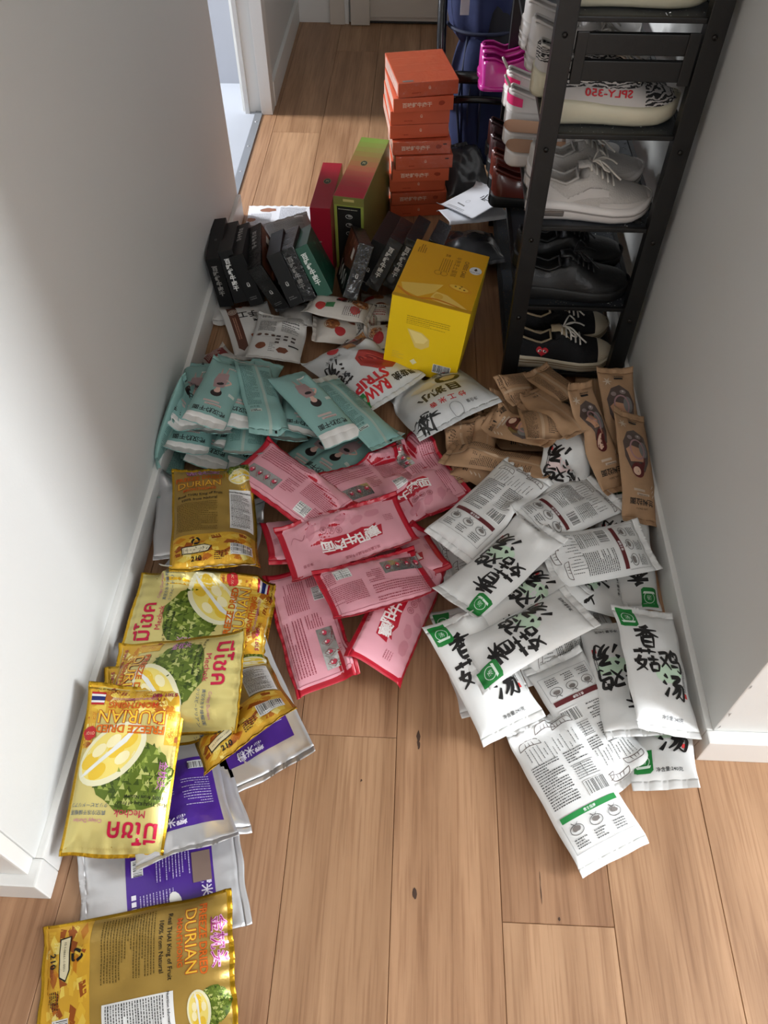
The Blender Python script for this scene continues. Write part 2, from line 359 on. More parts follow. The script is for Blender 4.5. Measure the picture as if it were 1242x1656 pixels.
class Art:
    def __init__(s, step=.0065): s.V = []; s.T = []; s.C = []; s.O = []; s.n = 0; s.step = step; s.lay = 0; s.inc = 1
    def add(s, V, T, col, fine=True):
        V = np.asarray(V, float); T = np.asarray(T, int)
        if len(T) == 0: return
        if fine: V, T = refine(V, T, s.step)
        s.lay += s.inc
        s.V.append(V); s.T.append(T+s.n); s.n += len(V); s.C.append(np.tile(lin(col), (len(T), 1))); s.O.append(np.full(len(V), .00030+.00003*s.lay))
    def rect(s, x0, y0, x1, y1, col): s.add([(x0, y0), (x1, y0), (x1, y1), (x0, y1)], [(0, 1, 2), (0, 2, 3)], col)
    def poly(s, pts, col):
        t = tessellate_polygon([[Vector((p[0], p[1], 0)) for p in pts]]); s.add(pts, t, col)
    def ell(s, cx, cy, rx, ry, col, n=24, rot=0, jag=0, seed=0):
        g = np.random.RandomState(seed); p = [(0, 0)]
        for i in range(n):
            a = 2*math.pi*i/n; r = 1+(jag*g.uniform(-1, 1) if jag else 0); x, y = rx*r*math.cos(a), ry*r*math.sin(a); p.append((x*math.cos(rot)-y*math.sin(rot), x*math.sin(rot)+y*math.cos(rot)))
        s.add([(cx+x, cy+y) for x, y in p], [(0, 1+i, 1+(i+1) % n) for i in range(n)], col)
    def ring(s, cx, cy, r, w, col, n=24, ry=None):
        ry = ry or r; V = []; T = []
        for i in range(n):
            a = 2*math.pi*i/n; V += [(cx+r*math.cos(a), cy+ry*math.sin(a)), (cx+(r-w)*math.cos(a), cy+(ry-w)*math.sin(a))]
            j = (i+1) % n; T += [(2*i, 2*j, 2*i+1), (2*j, 2*j+1, 2*i+1)]
        s.add(V, T, col)
    def stroke(s, pts, w, col, taper=True):
        P = spline([(x, y, 0) for x, y in pts], 5) if len(pts) > 2 else [Vector((*pts[0], 0)).lerp(Vector((*pts[1], 0)), i/4) for i in range(5)]
        V = []; T = []; N = len(P)
        for i, p in enumerate(P):
            t = (P[min(i+1, N-1)]-P[max(i-1, 0)]); t = t.normalized() if t.length else Vector((1, 0, 0)); q = i/(N-1)
            ww = w*(.62+.55*math.cos((q-.12)*2.2)) if taper else w
            V += [(p.x-t.y*ww/2, p.y+t.x*ww/2), (p.x+t.y*ww/2, p.y-t.x*ww/2)]
            if i: T += [(2*i-2, 2*i-1, 2*i), (2*i-1, 2*i+1, 2*i)]
        s.add(V, T, col)
    def text(s, st, x, y, size, col, rot=0, align='c', bold=0.0, sx=1.0, shear=0):
        V, T = glyphs(st, bold)
        if len(T) == 0: return
        V = V.copy(); lo, hi = V.min(0), V.max(0); V[:, 1] -= (lo[1]+hi[1])/2; V[:, 0] -= {'c': (lo[0]+hi[0])/2, 'l': lo[0], 'r': hi[0]}[align]
        V[:, 0] = V[:, 0]*sx+V[:, 1]*shear; V *= size; a = math.radians(rot); V = V@np.array([[math.cos(a), math.sin(a)], [-math.sin(a), math.cos(a)]])
        s.add(V+np.array([x, y]), T, col, fine=size > .012)
    def fine(s, x0, y0, x1, y1, col, pitch=.0034, h=.0013, seed=0, fill=.9, vert=False):
        g = np.random.RandomState(seed); V = []; T = []
        a0, a1, b0, b1 = (y0, y1, x0, x1) if vert else (x0, x1, y0, y1)
        b = b1-h
        while b > b0:
            a = a0; end = a0+(a1-a0)*(fill if g.rand() < .75 else g.uniform(.35, .8))
            while a < end-.001:
                w = g.uniform(.0012, .0048); w = min(w, end-a); n = len(V)
                q = [(a, b), (a+w, b), (a+w, b+h), (a, b+h)]; V += [(v, u) for u, v in q] if vert else q
                T += [(n, n+1, n+2), (n, n+2, n+3)]; a += w+g.uniform(.0006, .0016)
            b -= pitch
        s.add(V, T, col, fine=False)
    def bars(s, x0, y0, x1, y1, vert=False, seed=0):
        s.rect(x0, y0, x1, y1, (238, 238, 236)); g = np.random.RandomState(seed+5); V = []; T = []
        a0, a1, b0, b1 = (y0, y1, x0, x1) if vert else (x0, x1, y0, y1); a = a0+.002
        while a < a1-.002:
            w = g.choice([.0007, .0012, .0018]); n = len(V); q = [(a, b0+.003), (a+w, b0+.003), (a+w, b1-.001), (a, b1-.001)]
            V += [(v, u) for u, v in q] if vert else q; T += [(n, n+1, n+2), (n, n+2, n+3)]; a += w+g.choice([.0008, .0014])
        s.add(V, T, (20, 20, 20))
    def brush(s, ch, x, y, size, w, col):
        for st in BRUSH[ch]: s.stroke([(x+(p[0]/100-.5)*size, y+(.5-p[1]/100)*size) for p in st], w, col)
    def arrays(s): return np.concatenate(s.V), np.concatenate(s.T), np.concatenate(s.C), np.concatenate(s.O)
BRUSH = {
 '香': [[(64, 4), (48, 12), (28, 15)], [(6, 30), (50, 25), (95, 22)], [(50, 8), (51, 30), (49, 50)], [(47, 28), (32, 44), (6, 56)], [(53, 28), (70, 40), (96, 50)], [(31, 55), (28, 76), (30, 98)], [(31, 56), (60, 51), (73, 53), (70, 96)], [(34, 75), (68, 73)], [(31, 95), (70, 93)]],
 '菇': [[(6, 17), (50, 14), (96, 12)], [(32, 3), (34, 26)], [(68, 2), (62, 27)], [(27, 33), (14, 62), (26, 74), (44, 94)], [(44, 48), (34, 74), (4, 96)], [(2, 56), (50, 50)], [(52, 49), (98, 44)], [(75, 30), (74, 64)], [(60, 66), (61, 96)], [(60, 67), (92, 64), (88, 94)], [(60, 93), (90, 91)]],
 '鸡': [[(4, 24), (42, 18), (30, 52), (2, 86)], [(8, 40), (28, 62), (48, 88)], [(70, 2), (58, 15)], [(56, 17), (88, 13), (86, 38), (74, 35)], [(66, 22), (74, 30)], [(57, 16), (55, 52), (94, 48), (92, 90), (76, 84)], [(48, 73), (84, 69)]],
 '汤': [[(12, 12), (26, 24)], [(4, 38), (18, 50)], [(6, 94), (14, 82), (28, 58)], [(42, 17), (84, 12), (50, 46), (94, 42), (86, 96), (68, 84)], [(64, 48), (56, 66), (34, 86)], [(80, 47), (70, 74), (48, 98)]],
}
K0 = (24, 22, 22); RED = (190, 30, 52)
def durian_fruit(A, cx, cy, r, rot=0, seed=0):
    g = np.random.RandomState(seed); c, s_ = math.cos(rot), math.sin(rot)
    def q(x, y): return (cx+(x*c-y*s_)*r, cy+(x*s_+y*c)*r)
    A.ell(*q(.32, -.25), r*1.0, r*.86, (92, 112, 34), 28, rot, .08, seed)
    n = 0; A.inc = .05
    for i in range(170):
        a = g.uniform(0, 6.28); d = math.sqrt(g.uniform(0, 1)); x, y = .32+d*math.cos(a)*.95, -.25+d*math.sin(a)*.82; w = .075
        col = [(150, 166, 74), (112, 132, 48), (62, 80, 24), (184, 190, 112)][g.randint(4)]
        A.add([q(x-w, y-w*.5), q(x+w, y-w*.5), q(x+g.uniform(-.05, .05), y+w*1.5)], [(0, 1, 2)], col, False); n += 1
    A.inc = 1
    A.ell(*q(-.28, .2), r*.98, r*.62, (236, 232, 196), 28, rot+.75)
    A.ell(*q(-.30, .22), r*.86, r*.50, (243, 222, 120), 28, rot+.75)
    for dx, dy in ((.22, .55), (-.05, .30), (-.70, -.02), (-.45, -.25)):
        A.ell(*q(dx-.12, dy), r*.26, r*.17, (238, 200, 62), 14, rot+.75)
    for dx, dy in ((.02, .12), (-.28, .50), (-.62, .25)):
        A.ell(*q(dx, dy), r*.22, r*.13, (250, 240, 190), 12, rot+.75)
    A.poly([q(-1.0, -.42), q(-.86, -.36), q(.06, .50), q(.30, .92), q(.12, .78), q(-.30, .30), q(-.9, -.28)], (236, 238, 232))
def chips(A, x0, y0, x1, y1, n, seed):
    A.rect(x0, y0, x1, y1, (222, 172, 52)); g = np.random.RandomState(seed); A.inc = .1
    for i in range(n):
        cx, cy = g.uniform(x0+.008, x1-.008), g.uniform(y0+.006, y1-.006); a = g.uniform(0, 3.1); w, h = g.uniform(.008, .016), g.uniform(.005, .010)
        col = [(246, 216, 96), (236, 190, 60), (252, 232, 140), (190, 110, 34), (206, 132, 30), (240, 204, 84), (160, 84, 30)][g.randint(7)]
        P = []
        for k in range(4):
            t = a+k*1.57+g.uniform(-.3, .3); P.append((min(max(cx+math.cos(t)*w, x0), x1), min(max(cy+math.sin(t)*h, y0), y1)))
        A.add(P, [(0, 1, 2), (0, 2, 3)], col)
    A.inc = 1
def emblem(A, x, y, r, col=(225, 240, 228)):
    A.ring(x, y, r, r*.10, col); A.text('汤', x, y, r*.9, col); A.poly([(x-r*1.15, y-r*.7), (x+r*1.15, y-r*.7), (x+r*.95, y-r*1.1), (x-r*.95, y-r*1.1)], col)
def roof(A, x, y, w, col=(96, 84, 80)):
    for dx, dy, k in ((-.30, -.10, 1), (.05, .04, 1), (.34, .0, 1)):
        u = w*.34; X = x+dx*w; Y = y+dy*w
        A.stroke([(X-u*.55, Y), (X, Y+u*.10), (X+u*.55, Y)], .0014, col, False); A.stroke([(X-u*.55, Y), (X-u*.38, Y+u*.32), (X+u*.38, Y+u*.32), (X+u*.55, Y)], .0012, col, False)
        for t in (-.2, 0, .2): A.stroke([(X+t*u, Y+u*.10), (X+t*u*.8, Y+u*.28)], .0012, col)
ART = {}
def art(name):
    def d(f): ART[name] = f; return f
    return d
def white_front(W, L, wash=(206, 232, 206), low=False, pinkw=False):
    A = Art(); G = Art(); N_ = Art(); R_ = Art(); x0, y1 = -W/2, L/2
    ty = -L/2+.07 if low else y1-.008
    G.poly([(x0+.006, ty), (x0+.042, ty), (x0+.042, ty-.042), (x0+.036, ty-.047), (x0+.012, ty-.047), (x0+.006, ty-.044)], (22, 128, 52)); emblem(G, x0+.024, ty-.024, .0125)
    A.ell(.018, -.018, .034, .020, wash, 18, .3)
    w = .0072
    A.brush('香', -.016, .060, .056, w, K0); A.brush('菇', -.028, .004, .054, w*.9, K0); A.brush('鸡', .026, .010, .052, w*.9, K0); A.brush('汤', .024, -.044, .054, w, K0)
    R_.rect(W/2-.020, -.062, W/2-.012, -.052, (214, 62, 62)); R_.fine(W/2-.020, -.048, W/2-.011, .010, (70, 68, 68), .004, .0018, 3, vert=True)
    N_.text('净含量:240克', .012, -L/2+.028, .0085, (50, 50, 50), bold=.01)
    return {'brush_lettering': A, 'green_tag': G, 'red_stamp': R_, 'net_weight_text': N_}
ART['white_front'] = lambda W, L: white_front(W, L)
ART['white_front_low'] = lambda W, L: white_front(W, L, low=True)
ART['white_front_pink'] = lambda W, L: white_front(W, L, (238, 214, 212))
def white_back(W, L, bar):
    A = Art(); h = W/2-.012; y = L/2
    roof(A, 0, y-.036, W*.86)
    for i in range(13):
        X = -h+.008+i*(2*h-.016)/12; A.fine(X, y-.075-.010*((i*7) % 4)/3, X+.0016, y-.048, (70, 70, 70), .003, .0013, i, vert=True, fill=.98)
    A.fine(-h, -.030, .004, y-.085, (52, 52, 52), .0048, .0019, 2); A.fine(.010, .030, h, y-.085, (52, 52, 52), .0048, .0019, 5)
    A.rect(.010, .000, h, .0008, (60, 60, 60)); A.rect(.010, .027, h, .0278, (60, 60, 60)); A.rect(.030, .0, .0308, .0278, (60, 60, 60)); A.fine(.012, .003, h-.002, .025, (70, 70, 70), .0048, .0015, 9, .95)
    A.bars(.014, -.034, h, -.006, seed=2)
    A.rect(-h, -.054, h, -.044, bar); A.text('煮食指南', 0, -.049, .0065, (240, 240, 240), bold=.01)
    for i, X in enumerate((-h*.68, 0, h*.68)):
        A.ring(X, -.072, .0135, .0011, (70, 66, 64), 18, .009); A.ell(X, -.070, .008, .0045, (120, 114, 110), 12, 0, .25, i); A.stroke([(X-.006, -.059), (X, -.064), (X+.007, -.060)], .0012, (90, 86, 84)); A.fine(X-.014, -.104, X+.014, -.086, (60, 60, 60), .0044, .0017, 20+i)
    for a, b_, c, d_ in ((-h-.003, -.108, h+.003, -.1073), (-h-.003, -.108, -h-.0023, -.056), (h+.0023, -.108, h+.003, -.056)): A.rect(a, b_, c, d_, (150, 150, 150))
    return {'printing': A}
ART['white_back'] = lambda W, L: white_back(W, L, (96, 30, 34))
ART['white_back_red'] = lambda W, L: white_back(W, L, (96, 30, 34))
ART['white_back_green'] = lambda W, L: white_back(W, L, (26, 134, 62))
PINK = (226, 160, 172)
def pink_panel(W, L):
    P = Art(); a, b_ = W/2-.013, L/2-.007; r = .007
    P.poly([(-a+r, -b_), (a-r, -b_), (a, -b_+r), (a, b_-r), (a-r, b_), (-a+r, b_), (-a, b_-r), (-a, -b_+r)], PINK); return P
@art('pink_front')
def _(W, L):
    A = Art(); P = pink_panel(W, L); D = (176, 92, 104)
    g = np.random.RandomState(3)
    for i in range(5): A.ell(-.075+i*.038, -.035+.006*math.sin(i*2), .018, .010, (214, 142, 155), 12, .3*i, .2, i)
    A.poly([(-.085, .002), (-.078, .030), (-.030, .034), (.010, .040), (.056, .037), (.064, .028), (.060, .004), (.050, -.004), (-.010, -.001), (-.040, -.006), (-.058, .000), (-.074, -.006), (-.070, .004)], (186, 26, 48))
    for i, ch in enumerate('襄阳牛肉面'): A.text(ch, -.060+i*.0275, .017+(.003 if i % 2 else -.002), .031, (246, 240, 238), bold=.03, rot=6-4*i, shear=-.12)
    for i, ch in enumerate('面鲜香'): A.ring(.012+i*.018, -.016-.002*i, .0078, .0012, D, 16); A.text(ch, .012+i*.018, -.016-.002*i, .009, D)
    A.text('湖北襄阳特色碱水牛肉面', -.02, .056, .0075, D, bold=.01); A.fine(-.118, -.024, -.095, -.004, D, .005, .0016, 5); A.text('净含量', .105, .044, .008, D); A.stroke([(.09, -.03), (.10, -.02), (.115, -.035), (.125, -.022)], .0012, D)
    return {'front_panel': P, 'printing': A}
@art('pink_back')
def _(W, L):
    A = Art(); P = pink_panel(W, L); D = (158, 56, 72)
    a, b_ = W/2-.018, L/2-.012
    for q in ((-a, b_-.0007, a, b_), (-a, -b_, a, -b_+.0007), (-a, -b_, -a+.0007, b_), (a-.0007, -b_, a, b_)): A.rect(*q, D)
    A.fine(-.120, .012, .030, .052, D, .0062, .0022, 1); A.fine(-.02, -.030, .020, .004, D, .0052, .0018, 2); A.fine(.030, -.014, .122, .036, D, .0046, .0017, 4); A.fine(.085, -.050, .122, -.020, D, .0046, .0016, 8)
    A.bars(.046, -.054, .082, -.026, seed=4)
    S_ = Art(); S_.rect(-.122, -.045, -.026, -.010, (190, 188, 186))
    I = Art()
    for i in range(4):
        x = -.110+i*.024; I.ring(x, -.027, .0095, .0008, (170, 60, 76), 4, .0125); I.ell(x, -.027, .0050, .0062, (206, 58, 84), 9, 0, .35, i); I.ell(x+.001, -.024, .0025, .002, (235, 225, 225), 8)
    for o in I.O: o += .0006
    return {'front_panel': P, 'silver_window': S_, 'printing': A, 'window_icons': I}
TE = (138, 180, 174)
@art('teal_front')
def _(W, L):
    A = Art(); y = L/2
    A.text('武汉热干面', 0, y-.050, .0165, K0, bold=.025); A.fine(-.008, y-.036, .008, y-.032, K0, .004, .002, 1)
    A.rect(-.024, y-.075, .018, y-.068, (206, 186, 180)); A.rect(-.016, y-.086, .024, y-.079, (206, 186, 180)); A.fine(-.022, y-.074, .016, y-.069, (150, 90, 90), .004, .0016, 3)
    A.ell(.002, .022, .0145, .0150, (38, 26, 26), 16); A.ell(.002, .012, .0085, .0085, (222, 182, 168), 14); A.poly([(-.004, .006), (.008, .006), (.007, -.004), (-.003, -.004)], (222, 182, 168))
    A.poly([(-.012, -.002), (.016, -.002), (.021, -.030), (.016, -.060), (-.014, -.060), (-.017, -.030)], (168, 138, 138)); A.ell(.001, -.018, .010, .006, (34, 26, 28), 12)
    A.stroke([(-.014, -.010), (-.026, -.026), (-.012, -.034)], .005, (222, 182, 168)); A.stroke([(-.006, -.058), (-.008, -.085)], .0042, (190, 160, 150)); A.stroke([(.008, -.058), (.010, -.084)], .0042, (190, 160, 150))
    A.rect(-.028, -.088, -.006, -.082, (232, 228, 220)); A.fine(-.027, -.087, -.007, -.083, K0, .004, .002, 5); A.rect(-.045, .012, -.030, .022, (206, 214, 206))
    Z = Art(); Z.text('WU HAN RE GAN MIAN', 0, -y+.022, .0058, (52, 92, 88)); Z.rect(-.002, -y+.003, .004, -y+.008, K0)
    S_ = Art(); S_.rect(-W/2+.0015, y-.034, W/2-.0015, y-.0015, (224, 222, 218))
    return {'printing': A, 'white_seal': S_, 'end_lettering': Z}
@art('teal_back')
def _(W, L):
    A = Art(); y = L/2; d = (52, 98, 92)
    A.fine(-W/2+.008, -.06, -.004, y-.045, d, .0042, .0018, 1); A.fine(.012, -.02, W/2-.008, y-.055, d, .0042, .0018, 2)
    A.rect(-W/2+.010, -.084, -.012, -.074, (190, 205, 196)); A.fine(-W/2+.011, -.083, -.013, -.076, K0, .004, .0026, 4); Z = Art(); Z.rect(.014, -y+.004, .020, -y+.010, K0); A.text('热干面', -.028, -.066, .008, d)
    S_ = Art(); S_.rect(.0, -y+.002, .0075, y-.020, (168, 188, 178)); Q = Art(); Q.rect(-W/2+.0015, y-.020, W/2-.0015, y-.0015, (186, 188, 180))
    return {'printing': A, 'back_seam': S_, 'white_seal': Q, 'cut_mark': Z}
@art('teal_plain')
def _(W, L):
    A = Art(); A.fine(-W/2+.012, L/2-.032, W/2-.012, L/2-.022, (52, 98, 92), .005, .0026, 4); return {'printing': A}
KB = (60, 42, 30)
@art('kraft_front')
def _(W, L):
    A = Art(); y = L/2
    A.text('兰州拉面', .0, y-.052, .0165, K0, bold=.03); A.text('LAN ZHOU', 0, y-.036, .0062, KB); A.rect(-.022, y-.074, .014, y-.068, (196, 176, 156)); A.fine(-.020, y-.073, .012, y-.069, KB, .004, .0016, 2); A.rect(-.010, y-.084, .022, y-.078, (196, 176, 156))
    Wn = Art(); Wn.poly([(-.030, -.010), (-.036, -.045), (-.026, -.078), (.0, -.094), (.024, -.084), (.038, -.055), (.036, -.015), (.024, .016), (.002, .030), (-.016, .018)], (92, 74, 66))
    I = Art(); I.ell(.006, .018, .0175, .0200, (92, 26, 26), 18); I.ell(.010, .021, .0105, .0115, (226, 190, 166), 14); I.stroke([(-.008, .008), (-.014, -.012), (-.010, -.030)], .008, (92, 26, 26)); I.poly([(-.012, -.006), (.024, -.002), (.034, -.034), (.020, -.046), (-.016, -.040)], (190, 142, 112))
    I.ell(-.016, -.040, .013, .022, (120, 118, 116), 14); I.ring(.002, -.038, .022, .004, (168, 128, 132), 20, .028); I.ell(-.006, -.074, .009, .006, (138, 122, 118), 12); I.ell(.020, -.068, .007, .006, (142, 126, 122), 12); I.ell(-.006, -.076, .003, .0026, (206, 200, 194), 8)
    for o in I.O: o += .0006
    Z = Art(); Z.rect(-.014, -y+.030, .010, -y+.035, K0); Z.fine(-.018, -y+.022, .014, -y+.027, KB, .005, .0024, 7)
    for a in range(6): Z.stroke([(.030, -y+.042), (.030+.011*math.cos(a*1.05), -y+.042+.011*math.sin(a*1.05))], .003, (206, 190, 170))
    for a in range(3): A.stroke([(-.036, y-.10+.012*a), (-.030, y-.09+.012*a)], .002, (206, 190, 170))
    return {'printing': A, 'window': Wn, 'figure_print': I, 'flower_print': Z}
@art('kraft_back')
def _(W, L):
    A = Art(); y = L/2
    A.fine(.008, -.075, W/2-.006, .085, KB, .0044, .0019, 1); A.fine(-W/2+.006, -.09, -.012, .06, KB, .0044, .0019, 2); A.text('兰州拉面', .024, .102, .0095, K0, rot=0, bold=.02); Z = Art(); Z.rect(-.004, -y+.006, .003, -y+.012, K0)
    S_ = Art(); S_.rect(-.008, -y+.002, -.001, y-.002, (190, 160, 130)); return {'printing': A, 'back_seam': S_, 'cut_mark': Z}
@art('kraft_plain')
def _(W, L):
    A = Art(); A.text('兰州', .0, L/2-.05, .011, K0, bold=.02); A.fine(-W/2+.012, L/2-.036, W/2-.02, L/2-.030, KB, .004, .002, 3)
    S_ = Art(); S_.rect(.004, -L/2+.002, .009, L/2-.002, (178, 146, 116)); return {'printing': A, 'back_seam': S_}
@art('durian_front')
def _(W, L):
    A = Art(); w, y = W/2-.005, L/2-.006
    P = Art(); P.rect(-w, -y, w, y, (212, 197, 124))
    chips(A, -w, -y, w, -y+.050, 50, 3); chips(A, -w, -y+.046, -w+.020, -.040, 8, 5); chips(A, w-.020, -y+.046, w, -.030, 10, 6)
    durian_fruit(A, .004, -.006, .071, 3.1, 1)
    A.text('มีโชค', -.034, y-.032, .044, (196, 24, 66), bold=.018); A.text('Mechok', -.026, y-.064, .0175, (200, 40, 84))
    A.text('Crispy Durian', .048, y-.052, .0095, (206, 120, 160)); A.text('真空冷冻干燥榴莲', .050, y-.064, .0085, (70, 96, 130)); A.text('クリスピードリアン', .050, y-.076, .0080, (70, 96, 130))
    A.text('Real THAI King of Fruit', -.044, y-.082, .0088, K0); A.text('100% from Natural', -.046, y-.092, .0088, K0)
    for t, yy, sz, c in (('FREEZE DRIED', -.064, .0195, (226, 122, 20)), ('DURIAN', -.086, .033, (232, 150, 20)), ('MONTHONG', -.107, .0150, (222, 112, 24))):
        A.text(t, .0, yy, sz, (190, 40, 30), bold=.03, sx=1.05); A.text(t, .0, yy, sz, (246, 206, 60) if t == 'DURIAN' else c, sx=1.05)
    A.text('ทุเรียนหมอนทองอบกรอบ', .0, -.119, .0085, (190, 110, 170)); A.text('ราคา 480', -w+.032, -y+.016, .0125, (170, 30, 90), bold=.015)
    x, yy = w-.030, -y+.012
    for k, c in enumerate(((190, 34, 46), (240, 240, 240), (34, 44, 110), (34, 44, 110), (240, 240, 240), (190, 34, 46))): A.rect(x, yy+k*.0038, x+.027, yy+(k+1)*.0038, c)
    A.ell(w-.012, -.056, .0135, .0125, (196, 40, 44), 14, 0, .1, 4); A.text('OTOP', w-.012, -.056, .0075, (246, 210, 170)); A.text('Product of Thailand', w-.024, -y+.006, .0058, K0)
    A.text('金枕头', -w+.014, .012, .016, (206, 120, 190), rot=90)
    return {'front_panel': P, 'printing': A}
@art('durian_back')
def _(W, L):
    A = Art(); w, y = W/2-.005, L/2-.006
    P = Art(); P.rect(-w, -y+.080, w, y-.002, (170, 138, 66))
    chips(A, -w, -y, w, -y+.084, 80, 8)
    durian_fruit(A, w-.030, y-.040, .030, 2.4, 2)
    A.text('金枕头', -.026, y-.014, .026, (236, 170, 214), bold=.035); A.text('金枕头', -.026, y-.014, .026, (150, 40, 110))
    for t, yy, sz in (('FREEZE DRIED', y-.038, .017), ('DURIAN', y-.058, .027), ('MONTHONG', y-.076, .0125)):
        A.text(t, -.034, yy, sz, (196, 60, 30), bold=.03); A.text(t, -.034, yy, sz, (240, 196, 60) if t == 'DURIAN' else (226, 116, 30))
    A.text('Real THAI King of Fruit', -.032, y-.094, .0105, K0, bold=.01); A.text('100% from Natural', -.034, y-.107, .0105, K0, bold=.01)
    A.fine(-w+.006, -.055, .016, y-.118, (92, 74, 30), .0048, .0016, 2)
    Lb = Art(); Lb.rect(.034, -.050, w-.004, .066, (226, 226, 224))
    Q = Art(); Q.text('Nutrition Information', .060, .058, .0060, K0, bold=.02); Q.fine(.037, -.046, w-.007, .050, (60, 60, 60), .0044, .0016, 4)
    for k in range(4): Q.rect(.037, -.040+k*.024, w-.007, -.0395+k*.024, (70, 70, 70))
    for o in Q.O: o += .0007
    A.bars(w-.056, -y+.020, w-.008, -y+.048, seed=6)
    A.poly([(-w+.020, -y+.030), (-w+.078, -y+.030), (-w+.086, -y+.042), (-w+.070, -y+.050), (-w+.018, -y+.050)], K0); A.poly([(-w+.022, -y+.032), (-w+.077, -y+.032), (-w+.083, -y+.042), (-w+.069, -y+.048), (-w+.020, -y+.048)], (236, 226, 190)); A.text('10-1-08661-1-0001', -w+.048, -y+.040, .0058, K0)
    A.text('210', -w+.052, -y+.018, .0155, K0, bold=.02)
    for a in range(3): A.stroke([(-w+.050+.008*math.cos(a*2.09), -y+.062+.008*math.sin(a*2.09)), (-w+.050+.009*math.cos(a*2.09+1.2), -y+.062+.009*math.sin(a*2.09+1.2)), (-w+.050+.008*math.cos(a*2.09+1.7), -y+.062+.008*math.sin(a*2.09+1.7))], .0042, K0)
    A.fine(.0, -y+.010, .030, -y+.030, K0, .004, .0016, 11)
    return {'back_panel': P, 'printing': A, 'nutrition_label': Lb, 'label_text': Q}
def purple(W, L, fig):
    P = Art(); P.rect(-.072, -.060, .074, .090, (74, 40, 138)); A = Art(); c = (196, 184, 220)
    A.fine(-.062, -.010, -.006, .050, c, .0056, .0016, 1); A.fine(.004, -.040, .060, .020, c, .0056, .0016, 2); A.bars(-.060, -.050, -.030, -.030, seed=3)
    for k in range(4): A.rect(.0+k*.011, -.052, .008+k*.011, -.044, (226, 222, 232))
    A.text('糯米粉', .020, .076, .020, (226, 220, 236), bold=.02)
    if fig:
        A.rect(-.050, .054, .004, .086, (128, 108, 98)); A.ell(.050, .052, .010, .010, (30, 24, 28), 12); A.ell(.050, .047, .007, .007, (226, 190, 172), 12); A.poly([(.036, .040), (.064, .040), (.068, .014), (.034, .014)], (120, 160, 206)); A.ell(.026, .022, .016, .010, (228, 226, 222), 12, .3)
    for o in A.O: o += .0006
    return {'purple_label': P, 'label_text': A}
ART['silver_label'] = lambda W, L: purple(W, L, False)
ART['silver_label2'] = lambda W, L: purple(W, L, True)
ART['silver_plain'] = lambda W, L: {}
ART['plain'] = lambda W, L: {}
ART['plain_white'] = lambda W, L: {}
ART['sheet_plain'] = lambda W, L: {}
@art('sheet_leaflet')
def _(W, L):
    A = Art(); A.ell(-.045, .045, .030, .014, (150, 100, 76), 14, 0, .2, 1); A.fine(.0, -.05, W/2-.012, .06, (110, 116, 130), .007, .0026, 2); A.fine(-W/2+.012, -.06, -.02, .02, (130, 130, 136), .007, .0026, 3); A.ell(-.10, -.02, .018, .014, (160, 112, 86), 12, 0, .2, 3); return {'printing': A}
@art('sheet_logo')
def _(W, L):
    A = Art(); A.text('小米', .03, .045, .034, K0, bold=.02, rot=20); A.fine(.012, .018, .055, .030, K0, .006, .0032, 1); A.text('●●●●●', -.020, -.035, .009, (110, 110, 110), rot=-8); A.fine(-.060, -.066, .030, -.055, (120, 120, 120), .006, .002, 3); A.ring(-.015, -.010, .008, .001, (140, 140, 140), 16); return {'printing': A}
@art('grey_back')
def _(W, L):
    A = Art(); A.fine(-.05, -.07, .085, .08, (70, 66, 64), .0072, .0028, 4); A.poly([(-W/2+.01, .0), (-.055, .03), (-.045, .085), (-W/2+.01, .06)], (112, 66, 50)); A.rect(.05, .06, .08, .078, (232, 232, 230)); return {'printing': A}
@art('jerky_front')
def _(W, L):
    A = Art(); A.rect(.028, -L/2+.014, .056, .078, (86, 48, 34)); A.poly([(.028, .078), (.056, .078), (.042, .090)], (86, 48, 34))
    for r in (.014, .009, .004): A.ring(.042, -.066, r*.9, .0016, (220, 205, 190), 18)
    A.fine(.036, -.04, .048, .06, (176, 130, 106), .006, .003, 3, vert=True); A.text('手工', .0, -.045, .030, K0, bold=.03); A.text('牛肉', -.036, -.020, .026, K0, bold=.03); A.text('老味道', -.020, -.088, .010, (180, 84, 50)); A.ell(.012, -.088, .005, .005, (190, 70, 40), 10)
    A.ell(-.02, .05, .03, .02, (150, 80, 50), 14, 0, .2, 1); return {'printing': A}
@art('jerky_back')
def _(W, L):
    A = Art(); A.bars(-.064, .072, -.030, .094, seed=4); A.fine(.014, .070, .066, .094, (80, 80, 80), .0042, .0016, 1); A.rect(.012, .068, .068, .0688, K0)
    A.fine(-.064, .010, -.006, .058, K0, .0056, .0026, 2, .85); A.fine(.002, .016, .064, .058, K0, .0056, .0026, 3, .85)
    A.ring(-.036, -.008, .030, .0008, (120, 120, 120), 20, .010); [A.ell(-.056+k*.020, -.008, .007, .005, (86, 62, 50), 10, 0, .2, k) for k in range(3)]
    for i in range(7): A.rect(-.006+(i % 3)*.022, -.012-.017*(i//3), .006+(i % 3)*.022, -.004-.017*(i//3), (70, 58, 54))
    A.ell(-.044, -.058, .015, .014, (120, 66, 40), 14, 0, .1, 2); A.ell(.020, -.070, .018, .012, (112, 62, 40), 6); A.rect(.034, -.050, .064, -.044, K0); A.fine(-.020, -.080, .0, -.046, (110, 110, 110), .006, .002, 9)
    return {'printing': A}
